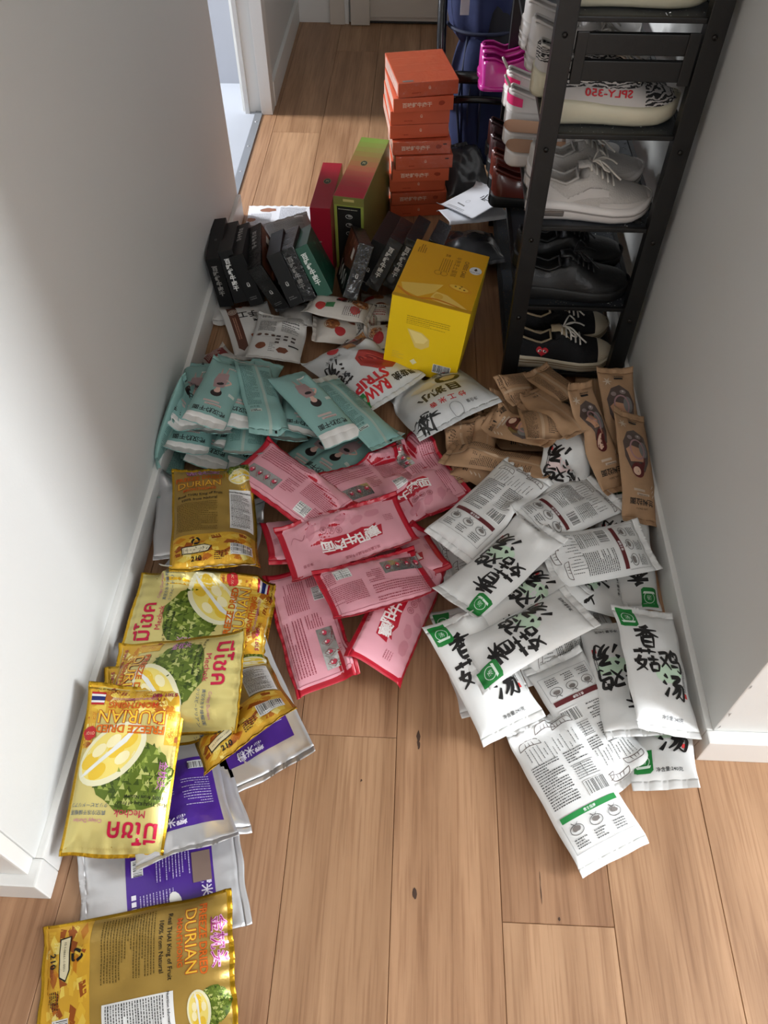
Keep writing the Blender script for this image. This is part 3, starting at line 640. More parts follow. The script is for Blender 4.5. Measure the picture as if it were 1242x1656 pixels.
def nutpics(A, pts, r):
    for i, (x, y) in enumerate(pts):
        A.ell(x, y, r*1.12, r*.95, (206, 196, 180), 16); A.ell(x, y, r, r*.82, [(150, 88, 48), (120, 60, 40), (168, 104, 60)][i % 3], 14, 0, .1, i); g = np.random.RandomState(i)
        for k in range(10): A.ell(x+g.uniform(-.6, .6)*r, y+g.uniform(-.5, .5)*r, r*.2, r*.14, [(190, 128, 72), (110, 56, 34), (206, 150, 96)][k % 3], 7, g.uniform(0, 3))
@art('nut_front')
def _(W, L):
    A = Art(); nutpics(A, [(.0, L*.22), (W*.18, -.02)], W*.20); A.poly([(-W/2+.008, -L*.16), (W/2-.008, -L*.08), (W/2-.008, -L*.18), (-W/2+.008, -L*.27)], (226, 222, 214)); A.text('净含量 150g', .0, -L*.175, .012, K0, rot=6, bold=.02); A.ell(-W*.25, .02, .018, .016, (178, 40, 44), 14); A.fine(-W/2+.012, -L/2+.016, W/2-.012, -L*.30, (150, 60, 60), .006, .0028, 5); return {'printing': A}
@art('nut_back')
def _(W, L):
    A = Art(); [A.ell(-W*.22+(i % 2)*.05, L*.26-i*.052, .017, .015, (186, 52, 50), 14, 0, .08, i) for i in range(3)]; A.rect(-.030, .010, -.008, .036, (52, 120, 66)); nutpics(A, [(.020, -L*.30)], .030); A.text('每日坚果', .012, -.020, .017, K0, bold=.03, rot=90); A.fine(-W/2+.012, -L/2+.02, -.01, -.02, (110, 100, 96), .006, .0026, 2); A.text('净含量', W*.3, .05, .012, K0, rot=90); return {'printing': A}
@art('red_snack')
def _(W, L):
    A = Art(); A.rect(-W/2+.006, -.01, W/2-.006, L/2-.014, (128, 30, 26)); A.fine(-W/2+.012, .0, W/2-.012, .045, (220, 200, 190), .009, .005, 3); return {'printing': A}
@art('strip_front')
def _(W, L):
    A = Art()
    A.text('RAW', .036, .112, .036, (196, 34, 46), bold=.04); A.text('STRIP', .028, .078, .046, (200, 36, 46), bold=.04, shear=.1); A.rect(.072, .098, .106, .136, (26, 120, 52)); A.text('原味', .089, .117, .013, (230, 240, 230)); A.text('果蔬脆', -.062, .108, .024, K0, bold=.03)
    A.poly([(-.078, .060), (-.05, .076), (-.01, .060), (.016, .020), (.010, -.014), (-.020, -.034), (-.052, -.020), (-.085, .020)], (172, 56, 48)); g = np.random.RandomState(2)
    for k in range(9): A.stroke([(-.066+k*.007, .046-.006*k), (-.050+k*.006, .020-.004*k), (-.030+k*.004, -.010+.002*k)], .004, [(140, 34, 34), (200, 84, 68), (120, 30, 30)][k % 3])
    for i in range(3):
        for j in range(2):
            x, y = -.104+i*.036, -.128+j*.032+i*.004; A.rect(x, y, x+.033, y+.029, [(176, 120, 72), (150, 44, 46), (96, 66, 46)][(i+j) % 3])
            for k in range(8): A.ell(x+.005+g.rand()*.022, y+.005+g.rand()*.019, .005, .004, [(206, 150, 90), (184, 52, 56), (70, 44, 34)][(i+j) % 3], 7)
    A.ell(.030, -.090, .018, .015, (190, 40, 44), 14); A.brush('汤', .070, -.030, .050, .006, K0); A.brush('菇', .072, .020, .040, .005, K0); A.fine(-.110, -.142, .020, -.134, (60, 50, 50), .006, .004, 4); A.text('天然果干', .05, -.062, .014, K0, rot=0)
    return {'printing': A}
@art('bamboo_front')
def _(W, L):
    A = Art()
    for i, ch in enumerate('目湖小'): A.text(ch, -.042+i*.042, .040, .040, K0, bold=.045)
    for i, ch in enumerate('炒工米香'): A.text(ch, -.045+i*.027, .084, .020, (198, 36, 44), bold=.02)
    A.ell(-.050, -.020, .034, .028, (34, 30, 26), 20); A.ell(-.050, -.016, .022, .016, (196, 176, 130), 14, 0, .2, 2); A.ell(.02, -.02, .034, .02, (216, 206, 180), 14, 0, .2, 4); g = np.random.RandomState(4)
    for k in range(26):
        a = g.uniform(-1, 1); x, y = .075+g.uniform(-.02, .02), .105+g.uniform(-.02, .02); A.stroke([(x, y), (x+.026*math.sin(a*2), y+.026*math.cos(a*2))], .0046, (40, 42, 42))
    for k in range(40):
        x, y, a = -.050+g.uniform(-.035, .035), -.088+g.uniform(-.03, .03), g.uniform(0, 3.1); A.stroke([(x, y), (x+.02*math.cos(a), y+.02*math.sin(a))], .0022, (58, 58, 58))
    for x, y in ((-.06, -.07), (-.03, -.10)): A.ell(x, y, .006, .005, (196, 64, 40), 9)
    A.ring(-.010, .118, .016, .0012, (120, 120, 120), 18); A.text('净含量', -.055, .114, .010, (90, 90, 90))
    return {'printing': A}
PACKS = [
 ('sheet', 'sheet_leaflet', [-0.4645, 2.4567, 0.0073], [0.9998, -0.0108, -0.0039, 0.0147], 'printed white leaflet on the floor behind the crumpled grey pouch', None, None, (0.2281, 0.146)),
 ('jerky', 'grey_back', [-0.4039, 2.1853, 0.1193], [0.9811, -0.0834, -0.0184, 0.1735], 'crumpled grey printed pouch lying behind the black boxes', None, {'tw': 1.2}, (0.1935, 0.1955)),
 ('dark', 'plain', [0.1724, 2.255, 0.0395], [0.9937, -0.084, -0.0514, 0.0542], 'dark grey plastic bag slumped behind the yellow box', None, None, (0.2014, 0.2561)),
 ('sheet', 'sheet_plain', [0.1848, 2.2887, 0.1391], [0.9816, -0.0409, 0.0184, 0.1855], 'blank white folded sheet lying on the dark plastic bag', None, None, (0.2084, 0.1052)),
 ('sheet', 'sheet_logo', [0.1831, 2.3187, 0.1597], [0.8978, 0.0159, -0.104, -0.4277], 'white sheet with black lettering on top of the blank folded sheet', None, None, (0.1632, 0.1672)),
 ('jerky', 'plain_white', [-0.3431, 1.8914, 0.021], [0.9885, -0.1233, -0.0588, 0.0645], 'blank white pouch half hidden under the leaning black boxes', None, None, (0.1025, 0.1671)),
 ('jerky', 'plain_white', [-0.5742, 1.9337, 0.013], [0.9878, -0.0308, 0.0292, 0.1496], 'small white pouch squeezed against the left skirting under the black boxes', None, None, (0.0659, 0.1392)),
 ('nut', 'red_snack', [-0.5339, 1.6886, 0.0235], [0.94, -0.1167, -0.1425, 0.2871], 'small red and clear snack wrapper beside the left skirting', None, None, (0.0814, 0.1365)),
 ('jerky', 'jerky_front', [-0.463, 1.8229, 0.0299], [0.1882, -0.0547, 0.0533, -0.9792], 'white pouch with a dark brown stripe below the black boxes', None, None, (0.1452, 0.219)),
 ('jerky', 'jerky_back', [-0.3729, 1.7615, 0.05], [0.995, -0.0403, 0.089, -0.0188], 'white pouch showing its printed back with barcode and tables', None, None, (0.1506, 0.2123)),
 ('nut', 'nut_front', [-0.1052, 1.9456, 0.0198], [0.9978, -0.0657, 0.0013, -0.0053], 'pale pouch with brown nut pictures beside the photo-printed black box', None, None, (0.1026, 0.158)),
 ('nut', 'nut_front', [-0.1854, 1.824, 0.0297], [0.6807, -0.0067, 0.0687, 0.7293], 'white snack pouch lying beneath the pouch with red fruit pictures', None, None, (0.1385, 0.1999)),
 ('nut', 'nut_back', [-0.2097, 1.8763, 0.0698], [0.7761, -0.0021, 0.0718, 0.6265], 'white snack pouch with red fruit pictures below the green box', None, None, (0.1181, 0.1928)),
 ('nut', 'nut_front', [-0.0693, 1.7844, 0.0455], [0.686, -0.0812, -0.0215, 0.7227], 'white pouch with nut pictures tucked against the left of the yellow box', None, None, (0.119, 0.1312)),
 ('strip', 'strip_front', [-0.1296, 1.6317, 0.0494], [0.3544, 0.0116, -0.0534, -0.9335], 'plump white bag reading STRIP with a red meat picture', None, None, (0.2157, 0.2846)),
 ('strip', 'bamboo_front', [0.0758, 1.5155, 0.0645], [0.2103, 0.1704, -0.1784, -0.946], 'white rice bag with bold black lettering under the yellow box', None, None, (0.2308, 0.278)),
 ('teal', 'teal_back', [-0.599, 1.2969, 0.0173], [0.0486, -0.0418, -0.1029, -0.9926], 'teal pack lowest in the heap showing under the gold durian back pouch', 'teal noodle packs heaped by the left wall', None, (0.0891, 0.2779)),
 ('teal', 'teal_plain', [-0.5727, 1.4384, 0.0115], [0.1183, -0.0523, -0.0108, -0.9915], 'plain teal pack end at the lower left of the heap above the gold pouch', 'teal noodle packs heaped by the left wall', None, (0.1048, 0.2393)),
 ('teal', 'teal_front', [-0.3842, 1.4101, 0.0182], [0.1066, 0.0794, 0.0401, 0.9903], 'teal pack buried under the middle of the heap', 'teal noodle packs heaped by the left wall', None, (0.1085, 0.2836)),
 ('teal', 'teal_front', [-0.2265, 1.3522, 0.0233], [0.3214, 0.0319, 0.0582, 0.9446], 'teal pack with a woman in grey lying beside the red packs', 'teal noodle packs heaped by the left wall', None, (0.0998, 0.2676)),
 ('teal', 'teal_front', [-0.1613, 1.3251, 0.0308], [0.3459, 0.0009, 0.046, 0.9371], 'teal pack wedged against the red foil edge of the pink packs', 'teal noodle packs heaped by the left wall', None, (0.0981, 0.2626)),
 ('teal', 'teal_back', [-0.133, 1.4552, 0.0601], [0.3597, -0.156, -0.0842, -0.9161], 'teal pack peeking out right of the pack with a long pale seam', 'teal noodle packs heaped by the left wall', None, (0.0981, 0.268)),
 ('teal', 'teal_front', [-0.4842, 1.405, 0.0295], [0.0462, 0.1562, 0.0657, 0.9845], 'teal pack with a broad white seal just above the gold back pouch', 'teal noodle packs heaped by the left wall', None, (0.1057, 0.2822)),
 ('teal', 'teal_front', [-0.4167, 1.4208, 0.0512], [0.0397, 0.0881, 0.1125, 0.9889], 'teal pack with a narrow white seal poking toward the pink pack corner', 'teal noodle packs heaped by the left wall', None, (0.0991, 0.2801)),
 ('teal', 'teal_back', [-0.4009, 1.3903, 0.0746], [0.0406, -0.0275, -0.0871, -0.995], 'teal pack with rolled pale blue end in the middle of the heap', 'teal noodle packs heaped by the left wall', None, (0.0961, 0.2815)),
 ('teal', 'teal_front', [-0.5444, 1.4157, 0.0617], [0.0286, -0.1073, -0.0928, -0.9895], 'teal pack with a lettered end flap at the lower left of the heap', 'teal noodle packs heaped by the left wall', None, (0.1099, 0.283)),
 ('teal', 'teal_back', [-0.3261, 1.4644, 0.0549], [0.083, -0.1371, -0.1211, -0.9796], 'teal pack with a black square mark under the heap centre', 'teal noodle packs heaped by the left wall', None, (0.1158, 0.2859)),
 ('teal', 'teal_front', [-0.4872, 1.4653, 0.072], [0.0481, -0.0409, -0.0834, -0.9945], 'teal pack lying flat across the heap below the broad white sealed pack', 'teal noodle packs heaped by the left wall', None, (0.1065, 0.2843)),
 ('teal', 'teal_back', [-0.5875, 1.3506, 0.0994], [0.0691, -0.7512, 0.1424, -0.6409], 'teal pack standing on edge against the left wall', 'teal noodle packs heaped by the left wall', None, (0.1027, 0.2614)),
 ('teal', 'teal_front', [-0.5448, 1.4677, 0.0938], [0.0309, 0.0044, -0.0502, -0.9982], 'teal pack with a grey white seal nearest the left wall on top', 'teal noodle packs heaped by the left wall', None, (0.0992, 0.2859)),
 ('teal', 'teal_plain', [-0.3941, 1.5434, 0.0797], [0.0538, 0.1448, 0.0945, 0.9835], 'folded teal pack between the two lettered packs on top of the heap', 'teal noodle packs heaped by the left wall', None, (0.0873, 0.1947)),
 ('teal', 'teal_front', [-0.4399, 1.473, 0.1185], [0.0613, -0.1812, -0.0612, -0.9796], 'teal pack with a pale rounded top end lying under the leaning text pack', 'teal noodle packs heaped by the left wall', None, (0.0986, 0.2893)),
 ('teal', 'teal_front', [-0.4698, 1.4217, 0.1497], [0.0434, 0.1534, 0.0834, 0.9837], 'teal pack with a broad white seal and a woman in profile on the left', 'teal noodle packs heaped by the left wall', None, (0.102, 0.283)),
 ('teal', 'teal_front', [-0.2724, 1.4584, 0.0698], [0.0422, -0.1586, -0.1437, -0.9759], 'teal pack with a white seal tucked under the woman pack', 'teal noodle packs heaped by the left wall', None, (0.1025, 0.2845)),
 ('teal', 'teal_back', [-0.3725, 1.4502, 0.1241], [0.9714, -0.0572, 0.1748, 0.1501], 'teal pack showing printed back text and a pale seam on the heap top', 'teal noodle packs heaped by the left wall', None, (0.1006, 0.292)),
 ('teal', 'teal_back', [-0.1403, 1.4355, 0.0917], [0.9324, -0.0133, 0.1162, 0.342], 'teal pack with a long pale seam at the right end of the heap', 'teal noodle packs heaped by the left wall', None, (0.1006, 0.2901)),
 ('teal', 'teal_front', [-0.2411, 1.4315, 0.1162], [0.3186, -0.0638, -0.0273, -0.9454], 'teal pack with a woman in pink dress lying on top of the heap', 'teal noodle packs heaped by the left wall', None, (0.1088, 0.297)),
 ('pink', 'pink_back', [0.0442, 1.2885, 0.029], [0.8519, -0.0021, -0.0966, -0.5147], 'pink pack with silver window lying right of the teal seam pack', 'pink and red noodle packs piled in the middle', None, (0.2805, 0.1223)),
 ('pink', 'pink_front', [0.0064, 1.1931, 0.024], [0.9775, -0.0124, 0.0226, 0.2092], 'red edged pack crumpled under the pink barcode pack on the right', 'pink and red noodle packs piled in the middle', None, (0.2474, 0.139)),
 ('pink', 'pink_front', [-0.19, 1.0815, 0.0254], [0.9817, -0.1028, 0.057, 0.1501], 'pink pack whose left red end pokes out beside the gold pouch', 'pink and red noodle packs piled in the middle', None, (0.2684, 0.1407)),
 ('pink', 'pink_front', [0.0191, 0.9766, 0.0138], [0.8184, 0.0777, 0.0337, 0.5683], 'pink pack with white title end showing beside the white packs', 'pink and red noodle packs piled in the middle', None, (0.3001, 0.1212)),
 ('pink', 'pink_front', [-0.0318, 0.9963, 0.0392], [0.2014, 0.0874, -0.1516, -0.9638], 'pink pack with one red corner sticking out right of the pile', 'pink and red noodle packs piled in the middle', None, (0.2485, 0.1385)),
 ('pink', 'pink_front', [-0.0052, 0.8625, 0.0567], [0.7974, 0.1504, 0.1497, 0.5649], 'pink pack with red title lowest on the bare floor side', 'pink and red noodle packs piled in the middle', None, (0.2979, 0.1308)),
 ('pink', 'pink_back', [-0.0853, 1.229, 0.054], [0.9227, -0.0208, 0.1923, 0.3336], 'pink pack with barcode just below the teal heap', 'pink and red noodle packs piled in the middle', None, (0.2633, 0.1329)),
 ('pink', 'pink_back', [-0.1931, 0.8399, 0.0397], [0.5713, -0.0376, -0.0553, 0.818], 'pink pack standing upright in the view with silver window beside gold pouches', 'pink and red noodle packs piled in the middle', None, (0.3039, 0.1346)),
 ('pink', 'pink_back', [-0.2573, 1.1669, 0.0991], [0.9497, 0.0046, 0.0338, -0.3113], 'pink pack slanting down from the teal heap with silver window', 'pink and red noodle packs piled in the middle', None, (0.2923, 0.1394)),
 ('pink', 'pink_back', [-0.0555, 0.9133, 0.0897], [0.2202, -0.0539, -0.047, -0.9728], 'pink pack with crumpled silver window under the titled pack', 'pink and red noodle packs piled in the middle', None, (0.24, 0.1365)),
 ('pink', 'pink_front', [-0.127, 1.0404, 0.08], [0.2037, 0.0177, 0.0164, -0.9787], 'pink pack with big white title on red brush lying on top', 'pink and red noodle packs piled in the middle', None, (0.2949, 0.1468)),
 ('kraft', 'kraft_back', [0.1502, 1.3357, 0.05], [0.9906, -0.0546, -0.0907, 0.0868], 'brown paper pack with printed lines nearest the rice bag', 'brown paper noodle packs heaped by the shoe rack', None, (0.0971, 0.196)),
 ('kraft', 'kraft_front', [0.2343, 1.2512, 0.0601], [0.8375, -0.1786, -0.0332, 0.5153], 'brown paper pack with window lying under the white pack with roof drawing', 'brown paper noodle packs heaped by the shoe rack', None, (0.0962, 0.2915)),
 ('kraft', 'kraft_plain', [0.1925, 1.3729, 0.0598], [0.9878, -0.1419, 0.0319, -0.0564], 'brown paper pack end between the printed pack and the small window pack', 'brown paper noodle packs heaped by the shoe rack', None, (0.0591, 0.1948)),
 ('kraft', 'kraft_front', [0.3503, 1.4224, 0.0198], [0.7378, -0.094, 0.0017, 0.6684], 'brown paper pack with dark window beneath the plain flat pack', 'brown paper noodle packs heaped by the shoe rack', None, (0.0944, 0.2584)),
 ('kraft', 'kraft_plain', [0.3047, 1.4666, 0.0382], [0.9109, -0.1399, -0.0436, 0.3857], 'brown paper pack with a pointed end at the middle left of the heap', 'brown paper noodle packs heaped by the shoe rack', None, (0.0939, 0.2651)),
 ('kraft', 'kraft_back', [0.2201, 1.2782, 0.0897], [0.8214, -0.1486, 0.0188, 0.5503], 'brown paper pack with long printed back lying across the front', 'brown paper noodle packs heaped by the shoe rack', None, (0.0942, 0.2731)),
 ('kraft', 'kraft_plain', [0.3175, 1.5084, 0.0558], [0.5204, 0.236, 0.1305, 0.8102], 'brown paper pack with a small grey end by the black rack post', 'brown paper noodle packs heaped by the shoe rack', None, (0.0882, 0.255)),
 ('kraft', 'kraft_front', [0.2708, 1.3698, 0.1089], [0.8816, -0.1688, -0.2057, 0.3897], 'brown paper pack with tiny black letters in the middle of the heap', 'brown paper noodle packs heaped by the shoe rack', None, (0.0868, 0.2474)),
 ('kraft', 'kraft_plain', [0.4871, 1.5623, 0.0398], [0.9926, -0.091, -0.0308, -0.0741], 'brown paper pack lying just below the heart sneaker', 'brown paper noodle packs heaped by the shoe rack', None, (0.0937, 0.2792)),
 ('kraft', 'kraft_back', [0.3196, 1.3647, 0.1295], [0.9831, -0.1807, 0.0295, 0.0072], 'brown paper pack with a pale seam above the white lettered pack', 'brown paper noodle packs heaped by the shoe rack', None, (0.0926, 0.1934)),
 ('kraft', 'kraft_front', [0.4028, 1.4442, 0.0794], [0.9815, -0.1395, -0.0133, 0.1305], 'brown paper pack with narrow dark window under the tall woman pack', 'brown paper noodle packs heaped by the shoe rack', None, (0.0734, 0.2284)),
 ('kraft', 'kraft_back', [0.2824, 1.5173, 0.1025], [0.4144, 0.3231, 0.1215, 0.8421], 'rolled brown paper pack with a pale seam next to the rack post', 'brown paper noodle packs heaped by the shoe rack', None, (0.0917, 0.1495)),
 ('kraft', 'kraft_plain', [0.3533, 1.402, 0.139], [0.9607, -0.1442, -0.111, 0.2094], 'creased brown paper pack running down toward the white lettered pack', 'brown paper noodle packs heaped by the shoe rack', None, (0.0834, 0.2637)),
 ('kraft', 'kraft_back', [0.3707, 1.5184, 0.1182], [0.9612, -0.1216, -0.1113, 0.2211], 'brown paper pack with pale seam right below the heart sneaker sole', 'brown paper noodle packs heaped by the shoe rack', None, (0.0746, 0.1879)),
 ('white', 'white_back_green', [0.4957, 1.1806, 0.018], [0.0347, -0.0174, 0.1349, -0.9901], 'white pack with green bar under the brown packs by the right wall', 'white noodle packs piled along the right wall', None, (0.1276, 0.3012)),
 ('white', 'white_back', [0.1872, 1.0542, 0.0291], [0.6102, -0.0838, -0.0731, 0.7844], 'white pack with sketched roof beside the pink title pack', 'white noodle packs piled along the right wall', None, (0.1368, 0.2342)),
 ('white', 'white_back', [0.3513, 0.8337, 0.0174], [0.5231, 0.2728, 0.0234, 0.8071], 'white pack with grey text hidden under the centre pack', 'white noodle packs piled along the right wall', None, (0.1241, 0.2656)),
 ('white', 'white_front', [0.1599, 0.7929, 0.0181], [0.9669, -0.109, -0.1829, 0.1407], 'white pack with crumpled lower edge at the left of the white pile', 'white noodle packs piled along the right wall', None, (0.1416, 0.2743)),
 ('white', 'white_front_low', [0.5121, 0.6515, 0.0173], [0.9659, -0.1471, -0.207, -0.0514], 'white pack lowest at the right corner with green tag and crumpled end', 'white noodle packs piled along the right wall', None, (0.1181, 0.2722)),
 ('white', 'white_front_pink', [0.3672, 1.2186, 0.0796], [0.1086, 0.0542, -0.0937, 0.9882], 'white pack with pink wash lettering among the brown packs', 'white noodle packs piled along the right wall', None, (0.1226, 0.2979)),
 ('white', 'white_front', [0.5009, 1.0613, 0.0396], [0.0258, -0.0072, 0.1467, -0.9888], 'white pack with dark green tag against the right skirting', 'white noodle packs piled along the right wall', None, (0.1249, 0.2888)),
 ('white', 'white_front', [0.3833, 0.9546, 0.051], [0.6776, 0.1051, 0.1395, 0.7144], 'white pack with small print end under the brown barred back', 'white noodle packs piled along the right wall', None, (0.1297, 0.2448)),
 ('white', 'white_front', [0.2641, 0.8776, 0.0842], [0.4082, 0.1352, -0.0336, 0.9022], 'white pack buried between the two slanting lettered packs', 'white noodle packs piled along the right wall', None, (0.1211, 0.2794)),
 ('white', 'white_back_red', [0.3732, 0.6567, 0.0297], [0.2388, -0.0455, 0.0421, -0.9691], 'white pack upside down with brown bar above the green barred pack', 'white noodle packs piled along the right wall', None, (0.1332, 0.2808)),
 ('white', 'white_front', [0.4477, 0.745, 0.0392], [0.0397, 0.0182, -0.0434, -0.9981], 'white pack with lettering upside down beside the upright green tagged pack', 'white noodle packs piled along the right wall', None, (0.1266, 0.2638)),
 ('white', 'white_front', [0.1604, 0.7212, 0.0874], [0.9648, 0.0645, 0.0519, 0.2495], 'white pack with green tag at the left front of the white pile', 'white noodle packs piled along the right wall', None, (0.1327, 0.2561)),
 ('white', 'white_back_red', [0.3665, 1.1209, 0.1024], [0.8873, -0.07, 0.0553, -0.4524], 'white pack with sketched roof pointing to the right wall', 'white noodle packs piled along the right wall', None, (0.1239, 0.2656)),
 ('white', 'white_back_red', [0.1912, 1.1259, 0.1041], [0.9267, 0.033, -0.0685, -0.368], 'white pack with sketched roof and brown bar next to the pink packs', 'white noodle packs piled along the right wall', None, (0.1355, 0.2869)),
 ('white', 'white_back_red', [0.4188, 1.0083, 0.0949], [0.581, 0.0929, 0.0101, 0.8086], 'white pack with brown bar and bowl drawings lying sideways near the right wall', 'white noodle packs piled along the right wall', None, (0.1299, 0.2585)),
 ('white', 'white_front', [0.2071, 0.9554, 0.1137], [0.379, -0.096, -0.0035, 0.9204], 'white pack with black brush lettering in the middle of the white pile', 'white noodle packs piled along the right wall', None, (0.1272, 0.2793)),
 ('white', 'white_front', [0.241, 0.7773, 0.1352], [0.5132, -0.1652, -0.0204, 0.842], 'white pack with brush lettering and green tag lowest of the two slanting fronts', 'white noodle packs piled along the right wall', None, (0.1264, 0.2629)),
 ('white', 'white_front', [0.4991, 0.7433, 0.0897], [0.9898, 0.0059, 0.1419, 0.0055], 'white pack standing upright with legible brush lettering at the right corner', 'white noodle packs piled along the right wall', None, (0.1362, 0.273)),
 ('white', 'white_back_green', [0.3263, 0.5238, 0.0365], [0.972, 0.0103, -0.0194, 0.2341], 'white pack with green bar lying nearest the camera on bare floor', 'white noodle packs piled along the right wall', None, (0.1428, 0.2805)),
 ('kraft', 'kraft_front', [0.5234, 1.3937, 0.1201], [0.0777, -0.1317, 0.1644, -0.9745], 'brown paper pack leaning behind the other two by the right wall', 'brown paper noodle packs heaped by the shoe rack', None, (0.0966, 0.2895)),
 ('kraft', 'kraft_front', [0.4466, 1.316, 0.1375], [0.2298, -0.1764, 0.2283, -0.9295], 'brown paper pack with red haired woman left of the wall pack', 'brown paper noodle packs heaped by the shoe rack', None, (0.0958, 0.2781)),
 ('kraft', 'kraft_front', [0.5374, 1.2561, 0.1103], [0.0347, -0.2003, 0.1152, -0.9723], 'brown paper pack with red haired woman against the right wall', 'brown paper noodle packs heaped by the shoe rack', None, (0.0979, 0.2986)),
 ('silver', 'silver_plain', [-0.5196, 1.1222, 0.0395], [0.9946, -0.0223, 0.0503, 0.0881], 'silver pouch edge showing left of the gold back pouch by the skirting', 'silver pouches with purple labels', None, (0.1263, 0.2561)),
 ('silver', 'silver_plain', [-0.4188, 1.0425, 0.0416], [0.049, 0.0466, -0.2436, -0.9675], 'silver pouch under the gap between the gold pouches', 'silver pouches with purple labels', None, (0.1974, 0.2865)),
 ('silver', 'silver_label', [-0.298, 0.6477, 0.0129], [0.2394, 0.1554, 0.0685, -0.9559], 'large silver pouch on bare floor right of the gold pouches', 'silver pouches with purple labels', None, (0.192, 0.278)),
 ('silver', 'silver_label2', [-0.3955, 0.3204, 0.0093], [0.8009, -0.0177, 0.0279, -0.5979], 'silver pouch with purple label and a figure in blue nearest the bottom gold pouch', 'silver pouches with purple labels', None, (0.1778, 0.2837)),
 ('silver', 'silver_plain', [-0.37, 0.5097, 0.0161], [0.2062, -0.1024, -0.1948, -0.9534], 'silver pouch edge peeking right of the purple barcode pouch', 'silver pouches with purple labels', None, (0.1388, 0.2726)),
 ('silver', 'silver_label', [-0.3992, 0.4795, 0.0436], [0.1987, -0.0372, -0.172, -0.9641], 'silver pouch with purple barcode label right of the upside down durian pouch', 'silver pouches with purple labels', None, (0.1735, 0.2744)),
 ('durian', 'durian_back', [-0.3122, 0.6372, 0.0797], [0.9154, -0.2621, -0.1616, 0.2593], 'gold pouch showing its back with barcode under the sideways logo pouch', 'gold durian pouches along the left wall', None, (0.1934, 0.2891)),
 ('durian', 'durian_front', [-0.4199, 0.8473, 0.0553], [0.7105, 0.0158, 0.0217, 0.7032], 'gold durian pouch lying sideways with flag at its right end', 'gold durian pouches along the left wall', None, (0.19, 0.3015)),
 ('durian', 'durian_front', [-0.4344, 0.632, 0.0891], [0.7419, 0.0946, 0.0006, -0.6639], 'gold durian pouch mostly hidden beneath the sideways logo pouch', 'gold durian pouches along the left wall', None, (0.1757, 0.2792)),
 ('durian', 'durian_front', [-0.4201, 0.6539, 0.1098], [0.6801, 0.2283, -0.0512, -0.6948], 'gold durian pouch lying sideways with red logo at its right end', 'gold durian pouches along the left wall', None, (0.1919, 0.3011)),
 ('durian', 'durian_back', [-0.4262, 1.0717, 0.09], [0.991, -0.0263, 0.0899, 0.0953], 'gold pouch with brown printed back nearest the teal heap', 'gold durian pouches along the left wall', None, (0.1925, 0.3096)),
 ('durian', 'durian_front', [-0.4777, 0.4943, 0.1095], [0.0028, -0.0049, 0.1129, -0.9936], 'large upside down gold durian pouch leaning on the left skirting', 'gold durian pouches along the left wall', None, (0.1831, 0.2957)),
 ('durian', 'durian_back', [-0.4076, 0.1899, 0.0186], [0.7771, 0.0681, -0.0006, -0.6257], 'gold pouch with white nutrition label at the bottom edge of the view', 'gold durian pouches along the left wall', None, (0.2034, 0.3204)),
]
BOXES = {
 'yellow': ([0.0656, 1.7539, 0.1602], [0.9925, -0.0112, 0.0525, -0.1101], [0.2021, 0.2684, 0.2306]),
 'red': ([-0.2727, 2.27, 0.1487], [0.9992, 0.0212, -0.0171, -0.0291], [0.0616, 0.2673, 0.2109]),
 'redgreen': ([-0.1668, 2.3546, 0.1397], [0.9962, 0.0229, 0.0017, -0.0845], [0.0938, 0.3707, 0.2404]),
 'A': ([-0.5879, 2.0267, 0.1125], [0.9972, -0.021, -0.0514, 0.0502], [0.0423, 0.2109, 0.1416]),
 'B': ([-0.5368, 2.0273, 0.1153], [0.9892, -0.095, -0.0925, 0.0618], [0.0419, 0.2256, 0.153]),
 'C': ([-0.4853, 2.0179, 0.115], [0.985, -0.0767, -0.1443, 0.0554], [0.0411, 0.2251, 0.154]),
 'D': ([-0.4276, 2.0045, 0.1144], [0.974, -0.0004, -0.2139, 0.0747], [0.0412, 0.2188, 0.154]),
 'E': ([-0.3724, 2.0026, 0.1169], [0.9722, -0.1292, -0.1803, 0.0753], [0.0414, 0.23, 0.165]),
 'F': ([-0.3332, 2.0259, 0.1169], [0.9708, -0.1381, -0.1885, 0.0549], [0.0416, 0.2305, 0.1639]),
 'green': ([-0.2905, 2.0398, 0.117], [0.9638, -0.1432, -0.2169, 0.0599], [0.0406, 0.2308, 0.1686]),
 'G': ([-0.1747, 2.0233, 0.1268], [0.9677, -0.1795, 0.1672, 0.0573], [0.042, 0.2306, 0.161]),
 'H': ([-0.107, 2.0849, 0.126], [0.977, -0.0745, 0.1745, -0.0977], [0.0422, 0.2243, 0.1585]),
 'I': ([-0.0702, 2.0721, 0.126], [0.9622, -0.1249, 0.2233, -0.093], [0.0417, 0.2279, 0.1579]),
 'J': ([-0.0192, 2.0819, 0.1253], [0.9657, -0.1104, 0.2111, -0.1032], [0.0419, 0.226, 0.1536]),
 'K': ([0.0435, 2.008, 0.1598], [0.9636, -0.1366, 0.2073, -0.0993], [0.0419, 0.2337, 0.1849]),
}
